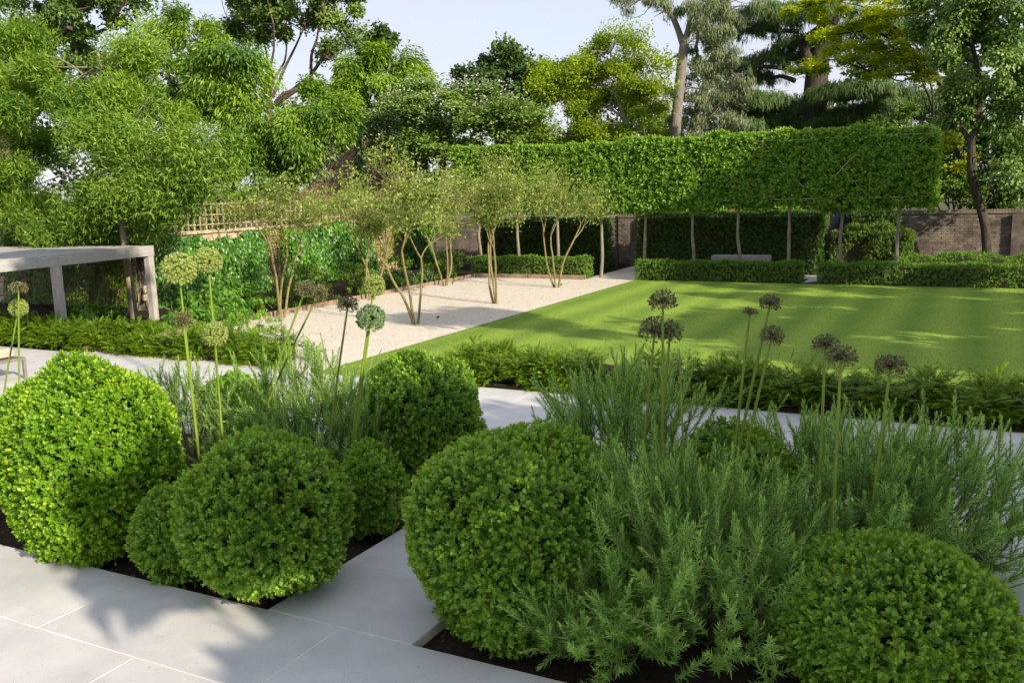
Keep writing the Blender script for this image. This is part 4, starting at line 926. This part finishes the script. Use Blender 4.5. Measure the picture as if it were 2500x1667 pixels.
for c, r in plates:
    m_ = int(400*r[0]**1.2); a = rng.uniform(0, 6.28, m_); rad = np.sqrt(rng.uniform(0, 1, m_))
    lob = 1+.22*np.sin(a*5+c[0]*3)
    p = c+np.stack([np.cos(a)*rad*r[0]*lob, np.sin(a)*rad*r[1]*lob, -.42*rad**3*(.5+r[0]*.18)+.10*np.sin(a*7+rad*9)+rng.normal(0, .05, m_)], 1)
    for j in range(7):
        P.append(p+rng.normal(0, .05, (m_, 3))); out = np.stack([np.cos(a), np.sin(a), np.zeros(m_)], 1)
        D.append(out*.45+[0, 0, -.25-.75*0]+np.stack([np.zeros(m_), np.zeros(m_), -.9*rad], 1)+rng.normal(0, .3, (m_, 3))); N.append(out+UP+rng.normal(0, .4, (m_, 3))); T.append(np.clip(rng.normal(.45, .2, m_), 0, 1))
P, D, N, T = [np.concatenate(a_) for a_ in (P, D, N, T)]; n = len(P)
foliage('crown', MT['cedar'], ced, P, D, N, rng.uniform(.14, .32, n), .028, 1, T, .1)
# golden robinia
YR = 29.6
simple_tree('golden_robinia', 'bright golden-leaved tree reaching in front of the cedar', 'tree', (0.4, 30.6), [(2330, 330), (2290, 190), (2210, 110), (2150, 40)], YR+.6, .12, .05, 'bark_d',
  [B(1980, 25, 85, 20, YR), B(2070, 55, 90, 22, YR), B(2000, 90, 60, 12, YR), B(2110, 110, 100, 22, YR), B(1990, 165, 90, 12, YR), B(2090, 150, 80, 18, YR), B(2180, 60, 80, 35, YR), B(2240, 140, 60, 40, YR), B(2050, 5, 100, 20, YR), B(2220, 10, 90, 25, YR), B(2150, 175, 60, 15, YR), B(2260, 190, 40, 15, YR), B(2310, 350, 45, 20, YR), B(2350, 400, 35, 18, YR), B(2300, 320, 25, 12, YR)],
  dict(mat='robinia', n=34000, L=.10, W=.05, style='flat', clump=.30, tint=(.5, .28), flat=.35), T_, 90, .018)
# leaning dark tree in front of the right wall
YD = 28.1
trunk_tree('grey_leaved_tree', 'dark leaning trunk with rounded grey-green leaves in front of the right wall', [([(2410, 640), (2406, 560), (2392, 500), (2372, 430), (2372, 350)], .135, .105), ([(2372, 352), (2345, 310), (2320, 270)], .08, .05), ([(2372, 350), (2385, 290), (2390, 200), (2370, 90)], .10, .05), ([(2388, 260), (2440, 180), (2470, 90)], .06, .03)], YD, 'bark_d',
  [B(2400, 60, 110, 60, YD), B(2460, 150, 80, 80, YD), B(2350, 170, 80, 60, YD), B(2340, 260, 70, 45, YD), B(2440, 260, 90, 50, YD), B(2300, 80, 60, 50, YD), B(2480, 30, 80, 70, YD), B(2380, -30, 150, 60, YD), B(2470, 420, 40, 30, YD-.3)], [dict(mat='greyleaf', n=44000, L=.10, W=.08, style='droop', clump=.45, kind=2, tint=(.45, .25))], 120)

# dark shrubs and wood behind the right wall and behind everything
def bush(name, label, cat, blobs, n, L, W, mat, style='any', clump=.4, group=None, kind=2, tint=(.42, .22)):
    c0 = np.mean([b_[0] for b_ in blobs], 0); t_ = thing(name, label, cat, (c0[0], c0[1], 0), group)
    ss = []
    for c, r in blobs:
        for j in range(3): ss.append(tube(smooth_path([(c0[0]+rng.normal(0, .1), c0[1]+rng.normal(0, .1), -.1), (c0+np.asarray(c))/2*[1, 1, .6], np.asarray(c)+rand_dir(1)[0]*r*.6], 7), np.linspace(.03, .008, 7), 5))
    V, F = join(ss); mesh('stems', V, F, MT['bark'], t_)
    crown(t_, 'foliage', mat, blobs, n, L, W, style, clump, kind, tint, .35); return t_
bush('wall_shrub', 'mass of dark shrubs overhanging the right brick wall', 'shrub', [B(2330, 470, 80, 60, 30.2), B(2440, 440, 90, 80, 30.2), B(2280, 430, 60, 60, 30.4), B(2480, 340, 70, 70, 30.6), B(2400, 360, 60, 50, 30.8), B(2500, 430, 70, 90, 31), B(2300, 360, 70, 60, 31.5), B(2200, 300, 70, 50, 33)], 28000, .12, .075, 'dark')
bush('ivy_mound', 'light green ivy mound above the wall behind the dark panel', 'shrub', [B(1960, 508, 60, 22, 29.6), B(2080, 505, 70, 24, 29.6), B(1880, 510, 50, 20, 29.6), B(1790, 512, 60, 20, 29.7), B(1700, 512, 60, 20, 29.8), B(1620, 505, 50, 20, 30)], 6000, .13, .10, 'hydr', 'droop', .3, kind=4, tint=(.6, .25))
bush('hedgerow', 'dark undergrowth behind the pleached row right of centre', 'shrub', [B(1700, 430, 130, 90, 31.5), B(1900, 430, 130, 90, 31.5), B(2080, 430, 130, 90, 31.5), B(1500, 450, 120, 90, 31.5)], 12000, .16, .1, 'dark')
bush('hedgerow', 'dark undergrowth behind the pleached row left of centre', 'shrub', [B(1330, 420, 130, 80, 31), B(1180, 430, 130, 80, 31), B(1050, 440, 110, 70, 30), B(1420, 380, 120, 60, 34)], 12000, .16, .1, 'dark')
bush('weeping_shrub', 'silvery shrub beside the upper edge of the tiled roof', 'shrub', [B(800, 370, 50, 25, 27), B(760, 410, 60, 35, 27), B(700, 450, 60, 35, 27)], 3500, .16, .035, 'willow', 'droop', .35)
bush('wall_top_shrub', 'dark bushes behind the trellis below the tiled roof', 'shrub', [B(600, 470, 90, 50, 21), B(450, 560, 110, 70, 18.5), B(520, 500, 90, 50, 19.5)], 9000, .15, .08, 'dark')
# far wood closing the view
fb = []
for px, py, rx, ry, Y in ((1450, 300, 160, 60, 60), (1700, 300, 160, 70, 60), (1950, 300, 160, 60, 62), (2200, 270, 160, 90, 60), (2420, 250, 150, 110, 60), (1200, 330, 160, 60, 58), (950, 350, 160, 60, 58), (650, 380, 200, 60, 55), (300, 380, 250, 120, 50), (0, 400, 200, 150, 50), (120, 180, 220, 120, 46), (430, 190, 170, 120, 46), (650, 300, 160, 80, 48), (830, 330, 120, 60, 50), (1020, 330, 120, 60, 50), (1130, 260, 90, 50, 55), (2330, 380, 170, 80, 45), (1750, 180, 60, 50, 62), (2450, 60, 130, 90, 60), (2200, 120, 130, 80, 64)):
    fb.append(B(px, py, rx, ry, Y))
fw = crown(None, 'far_wood', 'oak', fb, 42000, .45, .3, 'any', 1.3); tagit(fw, 'continuous far wood filling the view behind the garden trees', 'woodland', None, 'stuff')

# ------------------------------------------------------------------ houses behind the garden
t_ = thing('tiled_outbuilding', 'outbuilding with a steep brown clay tiled roof behind the left wall', 'building', (-24, 32, 0))
ap = at(888, 340, Y=32); lo = at(700, 500, Y=29.5)
rd = ap-lo; rx_ = np.array([0, 1., 0])
# hipped roof: the slope facing the garden narrows to the ridge; tile courses as overlapping tiles
nrm_r = nrm(np.array([[0., -.80, .60]]))[0]; dn = nrm(np.array([[0., -.60, -.80]]))[0]
ap = ap+np.array([0, 0, .0]); wl = 4.2; strips = []
for s_ in range(int(wl/.10)):
    a = ap+dn*s_*.10; x0_ = ap[0]-.15-s_*.10*.80; x = x0_+(.08 if s_ % 2 else 0)
    while x < ap[0]+1.4:
        o_ = rng.normal(0, .004); q0 = np.array([x, a[1], a[2]])+nrm_r*(.016+o_); q1 = q0+dn*.115+nrm_r*.012; w_ = np.array([.16, 0, 0])
        strips.append((np.array([q0, q0+w_, q1+w_, q1, q0-nrm_r*.02, q0+w_-nrm_r*.02, q1+w_-nrm_r*.02, q1-nrm_r*.02]), BOXF)); x += .165
V, F = join(strips); rf = mesh('roof', V, F, MT['tile'], t_, kind='stuff')
e_ = ap+dn*wl; L0 = np.array([ap[0]-.15-wl*.8, e_[1], e_[2]]); R0 = np.array([ap[0]+1.5, e_[1], e_[2]]); A0 = ap-[.15, 0, 0]; A1 = ap+[1.5, 0, 0]
Lb = L0+[0, 5.2, 0]; Rb = R0+[0, 5.2, 0]
V = np.array([L0, R0, A1, A0, Lb, Rb]); mesh('roof_deck', V, np.array([[0, 1, 2, 3], [0, 3, 4, 4], [4, 3, 2, 5], [1, 5, 2, 2]])[:, :], MT['tile'], t_) if False else mesh('roof_deck', V, np.array([[0, 1, 2], [0, 2, 3], [0, 3, 4], [4, 3, 2], [4, 2, 5], [1, 5, 2]]), MT['tile'], t_)
mesh('wall', boxv(L0[0]+.25, R0[0]-.1, e_[1]+.25, Lb[1]-.2, 0, e_[2]-.02), BOXF, MT['redbrick'], t_)
t_ = thing('brick_house', 'orange brick house glimpsed between the willows and the cedar', 'building', tuple(at(1800, 300, Y=48)*[1, 1, 0]))
c = at(1800, 300, Y=48); mesh('wall', boxv(c[0]-.9, c[0]+.35, 48, 52, 0, c[2]+.4), BOXF, MT['redbrick'], t_)
V, F = chamfer_box(c[0]-.25, c[0]+.3, 47.9, 48.6, c[2]+.4, c[2]+1.1, .03); mesh('chimney', V, F, MT['redbrick'], t_)

# ------------------------------------------------------------------ multi-stemmed gravel trees
def multistem(x, y, label, seed, H=3.05, rad=1.15, nleaf=5200, stems=3, zlo=1.75):
    nleaf = int(nleaf*1.0); rs = np.random.default_rng(seed); t_ = thing('multi_stem_tree', label, 'tree', (x, y, -.02), 'multi-stemmed trees on the gravel')
    tips = []
    a0 = rs.uniform(0, 6.28)
    def seg(p, d, ln, r, lvl, acc):
        n = 6; pts = [p]; dd = d.copy()
        for i in range(n):
            dd = nrm((dd+rs.normal(0, .10, 3)+[0, 0, .05])[None])[0]; pts.append(pts[-1]+dd*ln/n)
        acc.append((pts, np.linspace(r, r*.72, n+1), 7 if lvl < 2 else 4, lvl))
        e_ = pts[-1]
        if lvl >= 4 or e_[2] > H-.1:
            tips.append(e_); tips.append(pts[3]); return
        if lvl >= 2: tips.append(e_); tips.append(pts[4])
        for j in range(2 if lvl < 2 else 3):
            th = rs.uniform(0, 6.28); sp = .45 if lvl == 0 else .75
            nd = nrm((dd+sp*np.array([math.cos(th), math.sin(th), rs.uniform(-.1, .3)]))[None])[0]
            seg(e_, nd, ln*rs.uniform(.5, .68) if lvl else ln*rs.uniform(.30, .42), r*.62, lvl+1, acc)
    for s_ in range(stems):
        a = a0+s_*6.283/stems+rs.normal(0, .3); p = np.array([x+.05*math.cos(a), y+.05*math.sin(a), -.03])
        acc = []; lean = rs.uniform(.12, .34)
        d = nrm(np.array([[lean*math.cos(a), lean*math.sin(a), 1]]))[0]; seg(p, d, rs.uniform(1.35, 1.6), rs.uniform(.026, .036), 0, acc)
        V, F = tube(smooth_path(acc[0][0], 14), np.linspace(acc[0][1][0], acc[0][1][-1], 14), 9); mesh('stem', V, F, MT['stem_o'], t_, smooth=True)
        big = [tube(a_[0], a_[1], 5) for a_ in acc[1:]]; V, F = join(big); mesh('branches', V, F, MT['stem_o'], t_, smooth=True)
    tips = np.array(tips); tips = tips[tips[:, 2] > zlo-.15]
    # fill the umbrella crown between the twig ends
    tips = tips[(np.hypot(tips[:, 0]-x, tips[:, 1]-y) < rad*1.15) & (tips[:, 2] < H)]
    k = 30; th = rs.uniform(0, 6.28, k); u = np.sqrt(rs.uniform(0, 1, k)); rr = rad*u
    zz = zlo+.30*u+(H-zlo-.15)*rs.uniform(0, 1, k)**.75*(1-.55*u**2)
    cl = np.stack([x+rr*np.cos(th), y+rr*np.sin(th), zz], 1)
    ex = (cl[:, None]+rs.normal(0, 1, (k, 5, 3))*[.19, .19, .14]).reshape(-1, 3)
    ws = []
    for q in ex:
        s0 = tips[np.argmin(np.linalg.norm(tips-q-[0, 0, -.2], axis=1))] if len(tips) else np.array([x, y, zlo])
        ws.append((lambda vf: (vf[0], vf[1][:-2]))(tube(smooth_path([s0, (s0+q)/2+rs.normal(0, .05, 3), q], 4), np.linspace(.005, .002, 4), 4)))
    V, F = join(ws); mesh('twigs', V, F, MT['stem_o'], t_, kind='stuff')
    C = np.concatenate([tips[::2], ex]); i = rs.integers(0, len(C), nleaf)
    P = C[i]+rs.normal(0, 1, (nleaf, 3))*[.115, .115, .085]; D = rs.normal(0, .8, (nleaf, 3))+[0, 0, .15]
    foliage('crown', MT['amel'], t_, P, D, UP*.6+rs.normal(0, .7, (nleaf, 3)), rs.uniform(.055, .105, nleaf), rs.uniform(.028, .046, nleaf), 2, np.clip(rs.normal(.5, .28, nleaf), 0, 1), .1)
multistem(-10.14, 15.24, 'nearest multi-stemmed tree on the open gravel', 11, 3.65, 1.5, 6000)
multistem(-10.14, 18.67, 'middle multi-stemmed tree on the open gravel', 12, 3.7, 1.4, 5800)
multistem(-10.14, 22.16, 'farthest multi-stemmed tree on the open gravel, near the wall opening', 13, 3.3, 1.35, 5400)
multistem(-13.55, 15.1, 'multi-stemmed tree at the near end of the border edging', 14, 3.0, 1.35, 3600)
multistem(-13.6, 18.5, 'multi-stemmed tree half way along the border edging', 15, 3.4, 1.4, 5000)
multistem(-13.55, 21.95, 'multi-stemmed tree at the far end of the border edging', 16, 3.25, 1.3, 4600)

# ------------------------------------------------------------------ border plants on the left
def mound(label, x, y, r, h, n, L, W, mat, style='any', name='border_shrub', cat='shrub', kind=2, group='shrubs along the left border'):
    t_ = thing(name, label, cat, (x, y, -.05), group)
    ss = [tube(smooth_path([(x, y, -.05), (x+.4*r*math.cos(a), y+.4*r*math.sin(a), h*.4), (x+.7*r*math.cos(a*1.1), y+.7*r*math.sin(a*1.1), h*.75)], 6), np.linspace(.012, .004, 6), 5) for a in np.arange(6)*1.05]
    V, F = join(ss); mesh('stems', V, F, MT['bark'], t_)
    crown(t_, 'foliage', mat, [((x, y, h*.5), (r, r, h*.5))], n, L, W, style, .13, kind, (.45, .24), .55); return t_
mound('golden-tipped round shrub at the near end of the border edging', -14.55, 16.5, .55, .62, 2600, .06, .03, 'shrub')
mound('low dark shrub beside the edging, second from the near end', -14.5, 17.7, .45, .40, 1500, .05, .028, 'shrub')
mound('bushy shrub by the edging below the lime allium globe', -14.5, 19.4, .5, .66, 2200, .06, .034, 'shrub')
mound('small shrub between the two sword-leaved clumps', -14.4, 20.6, .36, .42, 1100, .06, .03, 'hydr')
mound('low shrub by the edging beside the farthest sword-leaved clump', -14.45, 21.6, .38, .36, 1100, .06, .03, 'hydr')
mound('rounded shrub in the far corner of the gravel', -14.5, 23.3, .6, .62, 2600, .065, .034, 'shrub')
mound('dark shrub in front of the corner wall behind the rounded one', -14.9, 24.6, .6, .85, 2200, .07, .035, 'dark')
mound('shrub against the ivy behind the middle of the border', -15.6, 18.6, .5, .8, 1800, .07, .04, 'dark')
mound('leafy shrub against the ivy in the middle of the border', -15.6, 20.6, .5, .75, 1800, .07, .04, 'shrub')
mound('shrub by the wall near the far end of the border', -15.7, 22.6, .55, .8, 1800, .07, .04, 'dark')
k = 0
for lab, x, y, r in (('broad-leaved plants beside the near pergola post', -16.9, 12.9, .6), ('broad-leaved plants right of the far pergola post', -15.1, 15.0, .8), ('broad-leaved plants before the ivy left of the bare wall', -15.6, 15.6, .8), ('broad-leaved plants behind the yew hedge in the border', -14.3, 13.2, .6), ('broad-leaved plants under the pergola roof', -16.4, 12.4, .8), ('broad-leaved plants nearest the gravel corner', -14.1, 13.9, .5)):
    mound(lab, x, y, r, .70 if y > 14 else .42, 2600, .15, .062, 'hydr', 'droop', 'border_perennial', 'plant', 4, 'broad-leaved border plants'); k += .6
mound('dense low shrub where the yew hedge meets the gravel', -11.9, 12.15, .75, .62, 3200, .05, .026, 'box', 'up', 'corner_shrub')
mound('bright green feathery tuft beside the nearest border stems', -14.6, 15.3, .32, .34, 1300, .09, .012, 'gold_vine', 'up', 'feathery_tuft', 'plant')
def sword(label, x, y, n, h):
    t_ = thing('sword_leaved_clump', label, 'plant', (x, y, -.05), 'sword-leaved clumps in the left border')
    P = np.stack([x+rng.normal(0, .10, n), y+rng.normal(0, .10, n), np.full(n, -.05)], 1); D = np.stack([rng.normal(0, .38, n), rng.normal(0, .38, n), np.ones(n)], 1)
    foliage('leaves', MT['iris'], t_, P, D, rand_dir(n)*[1, 1, .1], h*rng.uniform(.6, 1.1, n), .04, 4, rng.uniform(.2, .9, n), .12)
sword('upright sword-leaved clump behind the nearest gravel tree', -14.5, 19.9, 60, .75); sword('sword-leaved clump beside the edging, middle one', -14.45, 21.1, 60, .62)
sword('pale sword-leaved clump at the bare patch of the wall', -15.4, 17.3, 40, .7); sword('sword-leaved clump near the far border trees', -14.4, 22.3, 50, .55); sword('thin sword-leaved clump close to the rounded corner shrub', -15.1, 20.0, 40, .8)
# small black spotlights on the gravel
for lab, px, py in (('small black spotlight right of the nearest gravel tree', 1069, 779), ('small black spotlight right of the farthest gravel tree', 1370, 698), ('small black spotlight by the far border tree', 1105, 694)):
    p = at(px, py, Z=.0); t_ = thing('spotlight', lab, 'spotlight', (p[0], p[1], 0), 'garden spotlights')
    V, F = tube([p+[0, 0, -.05], p+[0, 0, .035]], .006, 6); mesh('spike', V, F, MT['black'], t_)
    V, F = tube([p+[-.025, -.01, .03], p+[-.01, 0, .04], p+[.025, .015, .058], p+[.026, .0155, .0585]], [.014, .016, .019, .001], 10); mesh('lamp_head', V, F, MT['black'], t_)

# ------------------------------------------------------------------ trees standing right of the view (crowns shaped to shade the lawn, beds, hornbeams and pergola)
def shade_tree(x, y, label, blobs, n, L=.30, H=4):
    t_ = thing('garden_tree', label, 'tree', (x, y, 0), 'garden trees right of the lawn')
    V, F = tube([[x, y, -.1], [x+.05, y, 1.5], [x-.05, y+.1, H]], [.16, .13, .07], 9); mesh('trunk', V, F, MT['bark'], t_, smooth=True)
    for c, r in blobs: limb(t_, 'limb', (x, y, H*.6), c, .06, .02, 'bark')
    crown(t_, 'crown', 'oak', blobs, n, L, L*.6, 'any', .6)
shade_tree(6.4, 2.6, 'tree right of the terrace beds', [((3.75, 2.0, 3.75), (1.5, 1.45, .7)), ((3.2, 4.2, 10.0), (1.7, 1.5, 1.0)), ((4.7, 1.9, 3.9), (1.7, 1.5, .8)), ((5.2, 4.1, 3.8), (1.7, 1.5, .8)), ((7.2, 1.85, 4.0), (1.7, 1.5, .8)), ((5.8, 6.0, 4.0), (1.7, 1.5, .8)), ((7.6, 4.0, 4.1), (1.8, 1.6, .9))], 26000, .36)  # the high crown lobe is added to shade the pergola
shade_tree(10.2, 3.4, 'second tree right of the terrace beds', [((9.8, 1.75, 4.4), (1.8, 1.5, .8)), ((10.4, 4.0, 4.6), (1.8, 1.6, .9)), ((8.2, 6.2, 4.2), (1.8, 1.6, .9)), ((12.4, 2.1, 5.2), (1.8, 1.5, .9))], 16000, .36)
shade_tree(7.2, 12, 'tree right of the middle of the lawn', [((6.9, 11.8, 3.8), (2.0, 1.4, 1.4)), ((7.2, 14.1, 4.2), (2.0, 1.4, 1.6)), ((5.9, 13.0, 2.2), (1.6, 1.5, 1.0)), ((5.8, 10.6, 6.6), (2.2, .9, 1.0))], 15000)
shade_tree(7.2, 18, 'tree right of the far end of the lawn', [((6.9, 16.8, 4), (2.0, 1.2, 1.9)), ((6.4, 19.7, 4.3), (2.0, 1.5, 1.9)), ((5.2, 18.1, 2.2), (1.6, 1.8, 1.1)), ((5.4, 21.0, 6.8), (2.2, 1.4, 1.4)), ((7.8, 20.8, 7.4), (2.2, 1.5, 1.5)), ((4.4, 21.8, 5.2), (1.4, 1.0, 1.1))], 19000)
